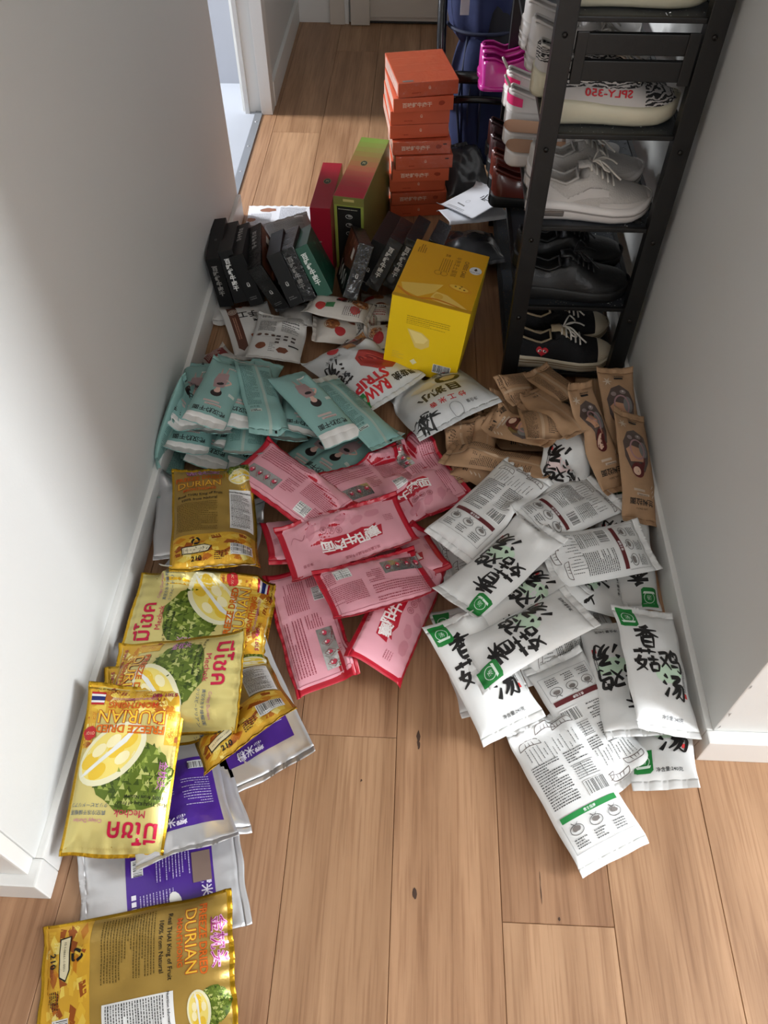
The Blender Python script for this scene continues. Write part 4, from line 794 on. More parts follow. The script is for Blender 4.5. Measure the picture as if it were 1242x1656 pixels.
# ---------------------------------------------------------------- packs and pouches
def shell(k, y0, y1, nx, ny):
    xs = np.linspace(-k.W/2, k.W/2, nx); ys = np.linspace(y0, y1, ny); X, Y = np.meshgrid(xs, ys)
    t = k.world(X, Y, 1).reshape(-1, 3); b = k.world(X, Y, -1).reshape(-1, 3); n = nx*ny
    V = np.concatenate([t, b]); F = []
    for j in range(ny-1):
        for i in range(nx-1):
            a = j*nx+i; F.append((a, a+1, a+nx+1, a+nx)); F.append((n+a, n+a+nx, n+a+nx+1, n+a+1))
    rim = [i for i in range(nx)]+[j*nx+nx-1 for j in range(1, ny)]+[(ny-1)*nx+i for i in range(nx-2, -1, -1)]+[j*nx for j in range(ny-2, 0, -1)]
    for a, b_ in zip(rim, rim[1:]+rim[:1]): F.append((a, n+a, n+b_, b_))
    return V, F
def print_mesh(name, k, A, m, parent, org, level=0):
    V2, T, C_, O = A.arrays()
    lim = .0012
    x = np.clip(V2[:, 0], -k.W/2+lim, k.W/2-lim); y = np.clip(V2[:, 1], -k.L/2+lim, k.L/2-lim)
    V = k.world(x, y, 1, O+level*.00045)-org
    me = bpy.data.meshes.new(name); me.from_pydata(V.tolist(), [], T.tolist()); me.update()
    at = me.attributes.new('Col', 'FLOAT_COLOR', 'CORNER'); cc = np.ones((len(T)*3, 4)); cc[:, :3] = np.repeat(C_, 3, 0); at.data.foreach_set('color', cc.ravel())
    me.polygons.foreach_set('use_smooth', [True]*len(T)); me.materials.append(m)
    # keep normals up
    return link(bpy.data.objects.new(name, me), parent)
PK = {  # body material, seal material, print material, object name, category
 'white':  (mat('white_film', (226, 226, 224), .38, bump=.12, bscale=45), None, mat('print_white', (255, 255, 255), .40, attr=True), 'noodle_pack', 'noodle pack'),
 'teal':   (mat('teal_film', TE, .42, bump=.15, bscale=50), None, mat('print_teal', (255, 255, 255), .45, attr=True), 'noodle_pack', 'noodle pack'),
 'kraft':  (mat('kraft_paper', (174, 138, 104), .68, bump=.2, bscale=60, var=.06, vscale=40), None, mat('print_kraft', (255, 255, 255), .5, attr=True), 'noodle_pack', 'noodle pack'),
 'pink':   (mat('red_film', (184, 22, 44), .30, bump=.15, bscale=45), None, mat('print_pink', (255, 255, 255), .34, attr=True), 'noodle_pack', 'noodle pack'),
 'durian': (mat('gold_foil', (204, 160, 40), .22, .85, bump=.25, bscale=38), None, mat('print_gold', (255, 255, 255), .27, .42, attr=True), 'durian_pouch', 'snack pouch'),
 'silver': (mat('silver_foil', (206, 206, 208), .34, .55, bump=.25, bscale=30), None, mat('print_purple', (255, 255, 255), .35, attr=True), 'foil_pouch', 'foil pouch'),
 'jerky':  (mat('matte_white_film', (206, 204, 200), .5, bump=.12, bscale=40), None, mat('print_jerky', (255, 255, 255), .5, attr=True), 'snack_pouch', 'snack pouch'),
 'nut':    (mat('cream_film', (206, 200, 192), .36, bump=.2, bscale=40), None, mat('print_nut', (255, 255, 255), .4, attr=True), 'snack_pouch', 'snack pouch'),
 'strip':  (mat('glossy_white_film', (206, 208, 208), .30, bump=.25, bscale=26), None, mat('print_strip', (255, 255, 255), .34, attr=True), 'snack_bag', 'snack bag'),
 'sheet':  (mat('paper', (224, 226, 232), .7), None, mat('print_paper', (255, 255, 255), .7, attr=True), 'paper_sheet', 'paper'),
 'dark':   (mat('dark_plastic', (62, 62, 64), .22, bump=.6, bscale=22), None, None, 'plastic_bag', 'plastic bag'),
}
GREYF = mat('grey_foil', (150, 144, 138), .38, .35, bump=.3, bscale=30)
PARTM = {'silver_window': mat('window_foil', (196, 194, 192), .2, .85, bump=.5, bscale=55), 'window': mat('film_window', (84, 68, 62), .14, coat=.6),
         'nutrition_label': mat('label_paper', (224, 224, 222), .45), 'purple_label': mat('purple_film', (72, 38, 136), .32),
         'back_seam': None, 'white_seal': None}
heap = Heap(); ACACHE = {}
for n, (kind, aname, c, q, label, group, bend, size) in enumerate(PACKS):
    R_ = np.array(Quaternion(q).to_matrix())
    k = Pack(kind, c, R_, n, bend, size); heap.settle(k)
    bm_, _, pm, nm, cat = PK[kind]
    if aname == 'grey_back': bm_ = GREYF
    org = np.array([c[0], c[1], 0.0]); root = empty(nm, tuple(org)); tag(root, label, cat, group)
    nx = max(9, int(k.W/.0065)); ya, yb = -k.L/2+k.mb, k.L/2-k.mt
    V, F = shell(k, ya, yb, nx, max(9, int((yb-ya)/.0065))); pmesh('pouch_body', V-org, F, bm_, root, True)
    if k.mb > 0: V, F = shell(k, -k.L/2, ya, nx*2, 4); pmesh('end_seal', V-org, F, bm_, root, True)
    if k.mt > 0: V, F = shell(k, yb, k.L/2, nx*2, 4); pmesh('end_seal', V-org, F, bm_, root, True)
    arts = ART[aname](k.W, k.L)
    for lv, (pn, A) in enumerate(arts.items()):
        print_mesh(pn, k, A, PARTM.get(pn) or pm, root, org, lv if lv < 3 else 3)
# ---------------------------------------------------------------- cartons
def carton(name, label, cat, c, q, d, m, group=None, arts=(), lid=True, wrap=None):
    """bevelled carton with tuck flap line; arts = [(face, Art builder(w,h), part name)]"""
    root = empty(name, c); root.rotation_mode = 'QUATERNION'; root.rotation_quaternion = q; tag(root, label, cat, group)
    w, dd, h = d
    bm = bmesh.new(); box_bm(bm, -w/2, w/2, -dd/2, dd/2, -h/2, h/2, None, .0014); bmobj('carton_body', bm, m, root)
    # closing flap on the thin end
    bm = bmesh.new(); box_bm(bm, -w/2+.001, w/2-.001, dd/2-.0006, dd/2+.0008, -h/2+.002, h/2-.002); bmobj('end_flap', bm, m, root)
    for face, A, pn in arts:
        V2, T, C_, O = A.arrays(); o = O+.0001
        if face == 'top': V = np.stack([V2[:, 0], V2[:, 1], h/2+o], 1)
        elif face == 'front': V = np.stack([V2[:, 0], -dd/2-o, V2[:, 1]], 1)
        elif face == 'left': V = np.stack([-w/2-o, -V2[:, 0], V2[:, 1]], 1)
        elif face == 'right': V = np.stack([w/2+o, V2[:, 0], V2[:, 1]], 1)
        me = bpy.data.meshes.new(pn); me.from_pydata(V.tolist(), [], T.tolist()); at = me.attributes.new('Col', 'FLOAT_COLOR', 'CORNER'); cc = np.ones((len(T)*3, 4)); cc[:, :3] = np.repeat(C_, 3, 0); at.data.foreach_set('color', cc.ravel())
        me.materials.append(mat('print_carton', (255, 255, 255), .42, attr=True)); link(bpy.data.objects.new(pn, me), root)
    if wrap:                                    # shrink film: crinkled skin just off the carton
        bm = bmesh.new(); box_bm(bm, -w/2-.0012, w/2+.0012, -dd/2-.0012, dd/2+.0012, -h/2-.0012, h/2+.0012, None, .003); bmobj('shrink_film', bm, wrap, root)
    return root
FILM = bpy.data.materials.new('shrink_film'); FILM.use_nodes = True
nt = FILM.node_tree; nt.nodes.clear(); out = nt.nodes.new('ShaderNodeOutputMaterial'); mx = nt.nodes.new('ShaderNodeMixShader'); tr = nt.nodes.new('ShaderNodeBsdfTransparent'); gl = nt.nodes.new('ShaderNodeBsdfGlossy')
gl.inputs['Roughness'].default_value = .16; nz = nt.nodes.new('ShaderNodeTexNoise'); nz.inputs['Scale'].default_value = 22; nz.inputs['Distortion'].default_value = 2.5; bp = nt.nodes.new('ShaderNodeBump'); bp.inputs['Strength'].default_value = .9; bp.inputs['Distance'].default_value = .01
tcx = nt.nodes.new('ShaderNodeTexCoord'); nt.links.new(tcx.outputs['Object'], nz.inputs['Vector']); nt.links.new(nz.outputs['Fac'], bp.inputs['Height']); nt.links.new(bp.outputs['Normal'], gl.inputs['Normal'])
lw = nt.nodes.new('ShaderNodeLayerWeight'); lw.inputs[0].default_value = .25; ma = nt.nodes.new('ShaderNodeMath'); ma.operation = 'MULTIPLY_ADD'; ma.inputs[1].default_value = .38; ma.inputs[2].default_value = .03
nt.links.new(lw.outputs['Fresnel'], ma.inputs[0]); nt.links.new(ma.outputs[0], mx.inputs[0]); nt.links.new(tr.outputs[0], mx.inputs[1]); nt.links.new(gl.outputs[0], mx.inputs[2]); nt.links.new(mx.outputs[0], out.inputs['Surface'])
BLK = mat('black_carton', (15, 15, 15), .5, var=.08, vscale=20, spec=.28); GRN = mat('green_carton', (20, 84, 64), .45); ORG = mat('orange_carton', (216, 98, 62), .42, var=.05, vscale=15)
def mark(w, h, col, kind=0, seed=0):
    A = Art(.05)
    if kind == 0: A.text('真空咖啡', 0, 0, min(w*.62, .024), col, rot=-90, bold=.02)          # running down a narrow spine
    elif kind == 1: A.text('ü', 0, -.01, .022, col, bold=.02)
    elif kind == 2: A.text('真空咖啡匠', .0, 0, .022, col, bold=.02)
    else: A.fine(-w*.25, -h*.3, w*.2, h*.25, col, .008, .004, seed, vert=True)
    return A
def spine(col, n, h): # lettering running down a standing spine
    A = Art(.05)
    for i, ch in enumerate('王老吉黑凉茶'[:n]): A.text(ch, 0, h*.32-i*.0165, .0155, col, rot=-8, bold=.03)
    return A
D0 = (.042, .228, .158)
BI = {}
BL_ = 'black boxes leaning in a row'
SPEC = {'A': ('black box leaning nearest the left wall', 0), 'B': ('second black box from the left wall with bold white spine lettering', 1), 'C': ('third black box from the left wall with lettering on its top edge', 2),
 'D': ('fourth black box from the left wall with a brown food picture on its side', 3), 'E': ('black box with a small white mark fifth from the left wall', 4), 'F': ('shrink-wrapped black box pressed against the green box', 5),
 'G': ('shrink-wrapped black box with photo side leaning right of the green box', 6), 'H': ('plain black box leaning beside the red and green gift box', 7), 'I': ('black box with white spine lettering left of the yellow box', 8), 'J': ('black box with white spine lettering touching the yellow box corner', 9),
 'K': ('shrink-wrapped black box behind the yellow box', 10)}
WT = (222, 222, 218)
for key, (lab, i) in SPEC.items():
    c, q, d = BOXES[key]; c = list(c)
    if key == 'A': c[0] += .020
    if key == 'B': c[0] += .010
    arts = []
    f = Art(.05); t = Art(.05); dim = WT if key in 'BIJ' else (130, 128, 124)
    if key in 'ABFIJ':
        for j, ch in enumerate('百味鲜牛肉干'): f.text(ch, -.002, .048-j*.0165, .0165, dim, bold=.04)
    else: f.text('ü', 0, -.012, .020, (190, 188, 184), bold=.02); f.fine(-.012, -.06, .012, -.05, (96, 94, 92), .006, .003, i)
    arts.append(('front', f, 'spine_lettering'))
    if key in 'CD':
        for j, ch in enumerate('百味鲜牛肉'): t.text(ch, 0, .070-j*.019, .016, (176, 174, 170), bold=.03)
        arts.append(('top', t, 'top_lettering'))
    elif key == 'A': t.text('ü', 0, -.01, .016, (120, 118, 114)); arts.append(('top', t, 'top_lettering'))
    side = 'right' if key in 'ABCDEF' else 'left'
    if key in 'DG':
        s_ = Art(.05); g = np.random.RandomState(i); W2, H2 = d[1]/2-.006, d[2]/2-.006
        s_.poly([(-W2, .01), (-W2*.2, -.02), (W2, .0), (W2, H2), (-W2, H2)], (112, 62, 40))
        for j in range(26): s_.ell(g.uniform(-W2*.9, W2*.9), g.uniform(.0, H2*.85), .012, .006, [(150, 84, 52), (92, 46, 32), (176, 110, 70), (60, 34, 28)][j % 4], 8, g.uniform(0, 3))
        for j in range(3): s_.stroke([(-W2*.75+j*.05, -.015-j*.004), (-W2*.55+j*.05, -.06), (-W2*.35+j*.05, -.025), (-W2*.2+j*.05, -.065)], .007, (222, 220, 216))
        s_.rect(W2*.45, .02, W2*.8, .05, (226, 220, 210)); arts.append((side, s_, 'food_picture'))
    carton('snack_box', lab, 'box', c, q, D0, BLK, BL_, arts, wrap=FILM if key in 'DFGIJK' else None)
c, q, d = BOXES['green']; f = Art(.05)
for j, ch in enumerate('百味鲜牛肉干'): f.text(ch, -.002, .050-j*.0165, .0175, (226, 232, 226), bold=.04)
s_ = Art(.05); g = np.random.RandomState(3)
for j in range(22): s_.ell(g.uniform(-.09, .09), g.uniform(-.06, .06), .012, .007, [(20, 74, 54), (44, 112, 84), (16, 60, 46)][j % 3], 8, g.uniform(0, 3))
carton('snack_box', 'dark green box with white spine lettering leaning at the end of the black boxes', 'box', c, q, D0, GRN, None, [('front', f, 'spine_lettering'), ('right', s_, 'leaf_pattern')])
# tower of orange boxes
ow, od, oh = .186, .228, .0435; g = np.random.RandomState(12)
ORD = ['lowest', 'second from the floor', 'third from the floor', 'fourth from the floor', 'fifth from the floor', 'sixth from the floor', 'seventh from the floor', 'eighth from the floor', 'ninth from the floor', 'topmost']
OFF = [(.0, .0, .13), (.004, .0, .13), (-.002, .006, .12), (.010, -.012, .10), (.014, -.016, .15), (.008, -.008, .12), (-.004, .01, .14), (-.002, .008, .13), (.004, -.004, .16), (.010, .0, .22)]
for i in range(10):
    dx, dy, yaw = OFF[i]
    f = Art(.05); ink = (236, 196, 170)
    if i in (0, 2, 4, 6, 7, 9): f.text('ü', .004, .004, .015, ink, bold=.02); f.fine(-.05, -.014, -.02, -.008, (172, 58, 30), .005, .003, i)
    else:
        f.text('百味鲜牛肉干', -.020, .0, .0155, ink, bold=.03); f.ell(.055, .002, .010, .007, (168, 62, 34), 10, 0, .2, i)
    if i in (4, 5): f.rect(.068, .008, .080, .012, (60, 40, 36))
    t = Art(.05)
    if i == 9:
        for j in range(9): t.rect(-.080+(j % 3)*.052, .060-(j//3)*.05, -.040+(j % 3)*.052, .064-(j//3)*.05, (226, 120, 86))
        t.rect(-.078, -.108, -.045, -.098, (150, 140, 136)); t.text('牛肉', .02, .10, .02, (232, 130, 96))
    l_ = Art(.05)
    l_.rect(-od/2+.01, -oh/2+.006, od/2-.01, oh/2-.006, (226, 190, 176)); l_.fine(-od/2+.02, -oh/2+.010, od/2-.03, oh/2-.010, (150, 110, 100), .006, .0024, i)
    carton('snack_box', 'orange snack box, %s in the tall tower' % ORD[i], 'box', (-.006+dx, 2.605+dy, .001+oh/2+i*(oh+.0008)), Quaternion((0, 0, 1), yaw), (ow, od, oh-.0016), ORG, 'orange boxes stacked in a tower', [('front', f, 'front_lettering'), ('left', l_, 'side_print')]+([('top', t, 'top_print')] if i == 9 else []), wrap=FILM if i in (1, 4, 5, 9) else None)
# red and green gift boxes
def ramp_art(w, d, c0, c1, n=12):
    A = Art(.05)
    for i in range(n):
        u = i/(n-1); A.rect(-w/2, -d/2+d*i/n, w/2, -d/2+d*(i+1)/n, tuple(c0[j]+(c1[j]-c0[j])*u for j in range(3)))
    return A
for key, lab, m_ in (('red', 'slim dark red gift box standing upright on the floor', mat('red_carton', (146, 20, 40), .36)), ('redgreen', 'tall red to green gift box beside the orange tower', mat('olive_carton', (126, 122, 62), .4))):
    c, q, d = BOXES[key]; yaw = Quaternion(q).to_euler().z; d = (d[0], d[1], .23 if key == 'red' else .245)
    c = (c[0], c[1], d[2]/2+.0005)
    arts = []
    A = Art(.05) if key == 'red' else ramp_art(d[0]-.003, d[1]-.003, (172, 30, 52), (112, 142, 58))
    yy = .02
    A.ell(.0, yy, .012, .017, (34, 40, 30), 14); A.ring(0, yy, .0115, .001, (160, 150, 90), 14, .0165); A.text('茶', 0, yy, .012, (180, 172, 120), bold=.02)
    if key == 'redgreen':
        arts.append(('top', A, 'top_print')); F_ = Art(.05); w2, h2 = d[0]/2, d[2]/2
        F_.rect(-w2+.002, -h2+.002, w2-.002, h2-.026, (150, 160, 70)); F_.rect(-w2+.010, -h2+.004, w2-.010, h2-.030, (28, 26, 24)); F_.rect(-w2+.030, h2-.014, w2-.030, h2-.006, (196, 178, 110)); F_.fine(-w2+.014, h2-.044, w2-.014, h2-.038, (176, 170, 150), .004, .0024, 1)
        for j in range(5): F_.ring(.0, h2-.062-j*.028, .011, .0014, (206, 202, 196), 12, .007); F_.ell(.002, h2-.060-j*.028, .006, .004, (150, 146, 140), 8, 0, .2, j)
        arts.append(('front', F_, 'front_panel'))
    else: arts.append(('top', A, 'seal_print'))
    carton('gift_box', lab, 'box', c, Quaternion((0, 0, 1), yaw), d, m_, None, arts)
# yellow cheese cake carton
c, q, d = BOXES['yellow']
YEL = mat('yellow_carton', (244, 204, 20), .42, var=.02, vscale=6)
w, dd, h = d; T_ = Art(.05); F_ = Art(.05); br = (150, 104, 20); DK = (70, 52, 20)
T_.rect(-w/2+.001, -dd/2+.001, w/2-.001, dd/2-.001, (226, 166, 18))
T_.poly([(-w/2+.008, -dd/2+.060), (.012, -dd/2+.090), (-.004, -dd/2+.048), (-.040, -dd/2+.016), (-w/2+.020, -dd/2+.030)], (236, 196, 88)); T_.poly([(.0, -dd/2+.055), (.030, -dd/2+.050), (.098, -dd/2+.006), (.060, -dd/2+.004), (-.01, -dd/2+.020)], (240, 200, 96)); T_.ell(.010, -dd/2+.036, .012, .012, (230, 180, 60), 14)
T_.stroke([(-w/2+.004, -dd/2+.040), (-.05, -dd/2+.010), (.0, -dd/2+.022), (.05, -dd/2+.016), (.095, -dd/2+.003)], .006, (214, 130, 16)); T_.ell(.055, -dd/2+.090, .032, .014, (224, 156, 26), 18, -.2); T_.ell(.052, -dd/2+.092, .026, .010, (240, 196, 70), 16, -.2)
for x, y in ((.040, .094), (.052, .090), (.064, .086), (.055, .098)): T_.rect(x, -dd/2+y, x+.005, -dd/2+y+.005, br)
T_.text('CHEESE CAKE', .050, .045, .0155, br, rot=-90, bold=.03, sx=.8); T_.text('半熟芝士蛋糕', .026, .048, .0160, br, rot=-90); T_.fine(-.020, .015, .012, .080, br, .006, .002, 3, vert=True); T_.text('28', -.004, .090, .014, br, bold=.02); T_.ring(-.014, .004, .010, .0012, br, 12); T_.ring(.002, .004, .010, .0012, br, 12); T_.fine(-.09, .075, -.065, .12, br, .006, .0026, 4, vert=True)
T_.ell(.078, .050, .0165, .0175, (226, 226, 226), 20); T_.poly([(.078, .062), (.083, .053), (.078, .048), (.073, .053)], DK); T_.text('Noble Style', .078, .042, .0058, DK, rot=0)
F_.fine(-.055, .050, .060, .066, (176, 140, 16), .0062, .0026, 3, .98); F_.fine(-.055, .040, .050, .048, (190, 152, 20), .005, .002, 4, .98)
F_.poly([(-.050, .026), (-.010, .022), (.012, .006), (.014, -.016), (-.004, -.030), (-.022, -.028)], (234, 204, 112)); F_.poly([(-.046, .024), (-.012, .019), (.008, .005), (.0, -.010), (-.022, -.014)], (246, 222, 140))
Q_ = Art(.05); Q_.bars(.034, -.094, .082, -.066, seed=8); Q_.poly([(-.030, -.076), (-.020, -.066), (-.010, -.076), (-.020, -.086)], (236, 226, 180)); Q_.fine(-.080, -.080, -.045, -.055, (222, 190, 70), .006, .0022, 6)
yb = carton('cake_box', 'big yellow cake carton with cheese pictures standing on the white bags', 'box', c, q, d, YEL, None, [('top', T_, 'top_print'), ('front', F_, 'front_print'), ('front', Q_, 'barcode_label')])
bm = bmesh.new(); box_bm(bm, -w/2-.0008, w/2+.0008, -dd/2-.0016, -dd/2+.010, h/2-.0006, h/2+.0012); bmobj('lid_edge', bm, mat('yellow_edge', (196, 146, 20), .5), yb)
# ---------------------------------------------------------------- shoe rack
RK = mat('black_steel', (13, 13, 13), .45, bump=.05, bscale=200); MESHM = mat('steel_mesh', (74, 78, 84), .35, .6)
nt = MESHM.node_tree; b = nt.nodes['Principled BSDF']; tc = nt.nodes.new('ShaderNodeTexCoord'); ck = nt.nodes.new('ShaderNodeTexVoronoi'); ck.inputs['Scale'].default_value = 150
nt.links.new(tc.outputs['Object'], ck.inputs['Vector']); rp = nt.nodes.new('ShaderNodeMath'); rp.operation = 'GREATER_THAN'; rp.inputs[1].default_value = .30; nt.links.new(ck.outputs['Distance'], rp.inputs[0]); nt.links.new(rp.outputs[0], b.inputs['Alpha'])
rack = empty('shoe_rack', (.415, 2.06, 0)); tag(rack, 'tall black metal shoe rack with mesh shelves along the right wall', 'shoe rack')
def rbox(n, x0, x1, y0, y1, z0, z1, m=RK, bev=.002):
    o = box(n, x0-.415, x1-.415, y0-2.06, y1-2.06, z0, z1, m, rack, bev); return o
RX0, RX1, RY0, RY1 = .252, .572, 1.642, 2.47
LEV = [.045, .262, .482, .694, .914, 1.13]
for (x, y) in ((RX0, RY0), (RX1-.040, RY0), (RX0, RY1-.028), (RX1-.040, RY1-.028)): rbox('post', x, x+.040, y, y+.028, .0005, 1.30)
for z in LEV:
    for x in (RX0+.010, RX1-.022): rbox('shelf_rail', x, x+.012, RY0+.028, RY1-.028, z-.012, z)
    for y in (RY0+.006, RY1-.018): rbox('shelf_rod', RX0+.040, RX1-.040, y, y+.010, z-.010, z)
    rbox('mesh_shelf', RX0+.022, RX1-.022, RY0+.016, RY1-.018, z-.0035, z-.0020, MESHM, 0)
for y0 in (RY0, RY1-.022):
    for z0, z1 in ((.848, .886), (.800, .838)): rbox('end_slat', RX0+.044, RX1-.044, y0+.004, y0+.016, z0, z1)
    for x in (RX0+.044, RX1-.066): rbox('slat_bracket', x, x+.022, y0+.0005, y0+.004, .795, .890)
for x in (RX0, RX1-.040):
    for z in LEV[1:5]:
        bm = bmesh.new(); bmesh.ops.create_cone(bm, cap_ends=True, segments=12, radius1=.0055, radius2=.0045, depth=.003)
        for v in bm.verts: v.co = Vector((x+.020-.415+v.co.x, RY0-.0015-2.06+v.co.z, z-.03+v.co.y))
        bmobj('bolt', bm, mat('bolt', (58, 56, 54), .3, .8), rack, True)

# ---------------------------------------------------------------- shoes
def ip(s, xs, ys): return np.interp(s, xs, ys)
def shoe(name, label, heel, yaw, L, W, H, zs, M, group=None, lace=None, toe=None, collar=.42, spring=.012, bulk=1.0, low=1.0, slide=False, foxing=None, cat='shoe', mirror=1, bands=()):
    """toe along +x from the heel point; parts: sole, upper, laces ..."""
    root = empty(name, heel, yaw); tag(root, label, cat, group)
    S = np.concatenate([np.linspace(0, .06, 5)[:-1], np.linspace(.06, .84, 19)[:-1], 1-(1-np.linspace(.0, 1, 7))**2*.16])
    S[-1] = .9995
    base = ip(S, [0, .12, .3, .45, .68, .85, 1], [.66, .74, .70, .76, 1, .93, .80])*W/2
    rnd = np.ones_like(S); a = S < .07; rnd[a] = np.sqrt(np.clip(1-((.07-S[a])/.07)**2, .02, 1)); a = S > .80; rnd[a] = np.sqrt(np.clip(1-((S[a]-.80)/.20)**2, .006, 1))
    hw = base*rnd; skew = ip(S, [0, .5, 1], [0, .0, .012])*mirror
    rise = np.clip((S-.78)/.22, 0, 1)**2*spring
    zt = zs*ip(S, [0, .2, .45, .7, 1], [1.15, 1.05, .88, .86, .80])
    # sole
    V = []; F = []; n = 5
    prof = [(0, .96), (.15, 1.03), (.5, 1.07*bulk), (.85, 1.05*bulk), (1, 1.0)]
    for i, s in enumerate(S):
        for side in (1, -1):
            for t, f_ in (prof if side > 0 else prof[::-1]):
                V.append((s*L+(0 if 0 < s < .99 else 0), skew[i]+side*hw[i]*f_+side*.0015, rise[i]*(1-.3*t)+zt[i]*t))
    m = 10
    for i in range(len(S)-1):
        for j in range(m): a = i*m+j; b_ = i*m+(j+1) % m; F.append((a, b_, b_+m, a+m))
    F.append(tuple(range(m))); F.append(tuple(range((len(S)-1)*m, len(S)*m))[::-1])
    sole = pmesh('sole', V, F, M['sole'], root, True)
    if foxing:
        for fz, fm in foxing:
            V = []; F = []
            for i, s in enumerate(S):
                for side in (1, -1):
                    for t in (fz, fz+.10): V.append((s*L-(.002 if i == 0 else 0)+(.002 if i == len(S)-1 else 0), skew[i]+side*(hw[i]*1.075*bulk+.0022), rise[i]*(1-.3*t)+zt[i]*t))
            for i in range(len(S)-1):
                for j in (0, 2): a = i*4+j; F.append((a, a+1, a+5, a+4))
            e = (len(S)-1)*4; F += [(0, 1, 3, 2), (e, e+1, e+3, e+2)]; pmesh('foxing_stripe', V, F, fm, sole, True)
    # upper
    cs = np.array([-1, -.985, -.95, -.90, -.82, -.72, -.62, -.56, -.50, -.25, 0, .25, .50, .56, .62, .72, .82, .90, .95, .985, 1])
    def top(s):
        return ip(s, [0, .04, .14, .27, .40, .46, .60, .74, .88, .97, 1], [.84, .88, .78*low, .66*low, .86, .96, .74, .56, .47, .38, .26])*H
    op = np.clip(np.minimum((S-.035)/.03, (collar-S)/.06), 0, 1)
    def dome(c, p=.52): return (1-np.abs(c)**2.3)**p
    V = []; F = []; m = len(cs)
    if not slide:
        for i, s in enumerate(S):
            ht = top(s); z0 = zt[i]*.92+rise[i]
            for c in cs:
                y = c*hw[i]*(1-.16*op[i]*dome(c)) ; z = z0+(ht-z0)*dome(c)
                if op[i] > 0:
                    zo = z0+(ht-z0)*min(1, dome(c)*1.12)
                    if abs(c) < .6: zin = zt[i]+.006; z = z*(1-op[i])+op[i]*(zin if abs(c) < .58 else zo)
                    else: z = z*(1-op[i])+zo*op[i]
                V.append((.004+s*(L-.008), skew[i]+y, z))
        for i in range(len(S)-1):
            for j in range(m-1): a = i*m+j; F.append((a, a+m, a+m+1, a+1))
        F.append(tuple(range(m))); F.append(tuple(range((len(S)-1)*m, len(S)*m))[::-1])
        up = pmesh('upper', V, F, M['upper'], root, True)
        # padded collar rim
        rim = []
        for sgn in (1, -1):
            seq = [i for i in range(len(S)) if .03 <= S[i] <= collar-.02]
            if sgn < 0: seq = seq[::-1]
            for i in seq:
                ht = top(S[i]); z0 = zt[i]*.92+rise[i]; c = .60*sgn; rim.append((.004+S[i]*(L-.008), skew[i]+c*hw[i]*.88, z0+(ht-z0)*min(1, dome(c)*1.12)))
        tube('collar', rim, .0032, M.get('collar', M['upper']), up, 6, True)
        # tongue
        tv = []; 
        for t in np.linspace(0, 1, 6):
            s = collar+.14-t*.20; hh = top(min(s+.02, .6))+.004+.016*t**2
            for c in (-.42, -.2, 0, .2, .42): i = int(np.argmin(abs(S-s))); tv.append((s*L, skew[i]+c*hw[i]*(1-.1*t), hh-abs(c)*.014))
        pmesh('tongue', tv, [(r*5+c, r*5+c+1, r*5+c+6, r*5+c+5) for r in range(5) for c in range(4)], M.get('tongue', M['upper']), up, True).modifiers.new('thickness', 'SOLIDIFY').thickness = .004
        def surf(s, c, lift):
            i = int(np.argmin(abs(S-s))); z0 = zt[i]*.92+rise[i]; return Vector((s*L, skew[i]+c*hw[i], z0+(top(s)-z0)*dome(c)+lift))
        for bn, sl, lo_, hi_, bm2 in bands:
            for side in (1, -1):
                V = []; ss = np.linspace(sl[0], sl[-1], 12)
                for s in ss:
                    for t in np.linspace(ip(s, sl, lo_), ip(s, sl, hi_), 4):
                        z0 = ip(s, S, zt)*.92+ip(s, S, rise); c = (1-min(t, .985)**(1/.52))**(1/2.3)
                        V.append((.004+s*(L-.008), ip(s, S, skew)+side*(c*ip(s, S, hw)*(1-.16*ip(s, S, op)*dome(c))+.0016), z0+(top(s)-z0)*min(t*(1+.12*ip(s, S, op)), 1)+.0008))
                pmesh(bn, V, [(i*4+j, i*4+j+1, i*4+j+5, i*4+j+4) for i in range(11) for j in range(3)], bm2, up, True)
        if lace:
            for q_ in range(5):
                s = collar+.035+q_*.048; tube('lace', [surf(s+.01*abs(c), c, .003) for c in (-.5, -.25, 0, .25, .5)], .0026, M['lace'], up, 6)
            p = surf(collar+.05, 0, .008)
            for sg in (1, -1):
                tube('lace', spline([p, p+Vector((.01, sg*.020, .012)), p+Vector((.02, sg*.042, .004)), p+Vector((.034, sg*.030, -.006)), p+Vector((.006, sg*.004, .002))]), .0022, M['lace'], up, 6)
                tube('lace', spline([p, p+Vector((.02, sg*.012, .004)), p+Vector((.045, sg*.030, -.010)), p+Vector((.062, sg*.036, -.022))]), .0022, M['lace'], up, 6)
        if toe:
            V = []; F = []; ii = [i for i in range(len(S)) if S[i] > .80]
            for i in ii:
                z0 = zt[i]*.92+rise[i]
                for c in cs: V.append((.004+S[i]*(L-.008)+.0012, skew[i]+c*hw[i]*1.012, z0+(top(S[i])-z0)*dome(c)+.0016))
            for i in range(len(ii)-1):
                for j in range(m-1): a = i*m+j; F.append((a, a+m, a+m+1, a+1))
            pmesh('toe_cap', V, F, M['toe'], up, True)
    else:                                       # open sandal: footbed and strap
        V = []; F = []
        for i, s in enumerate(S):
            for c in (-1, -.8, 0, .8, 1): V.append((s*L, skew[i]+c*hw[i]*.95, zt[i]+.003-(.003 if abs(c) < .5 else 0)))
        for i in range(len(S)-1):
            for j in range(4): a = i*5+j; F.append((a, a+5, a+6, a+1))
        pmesh('footbed', V, F, M['upper'], root, True)
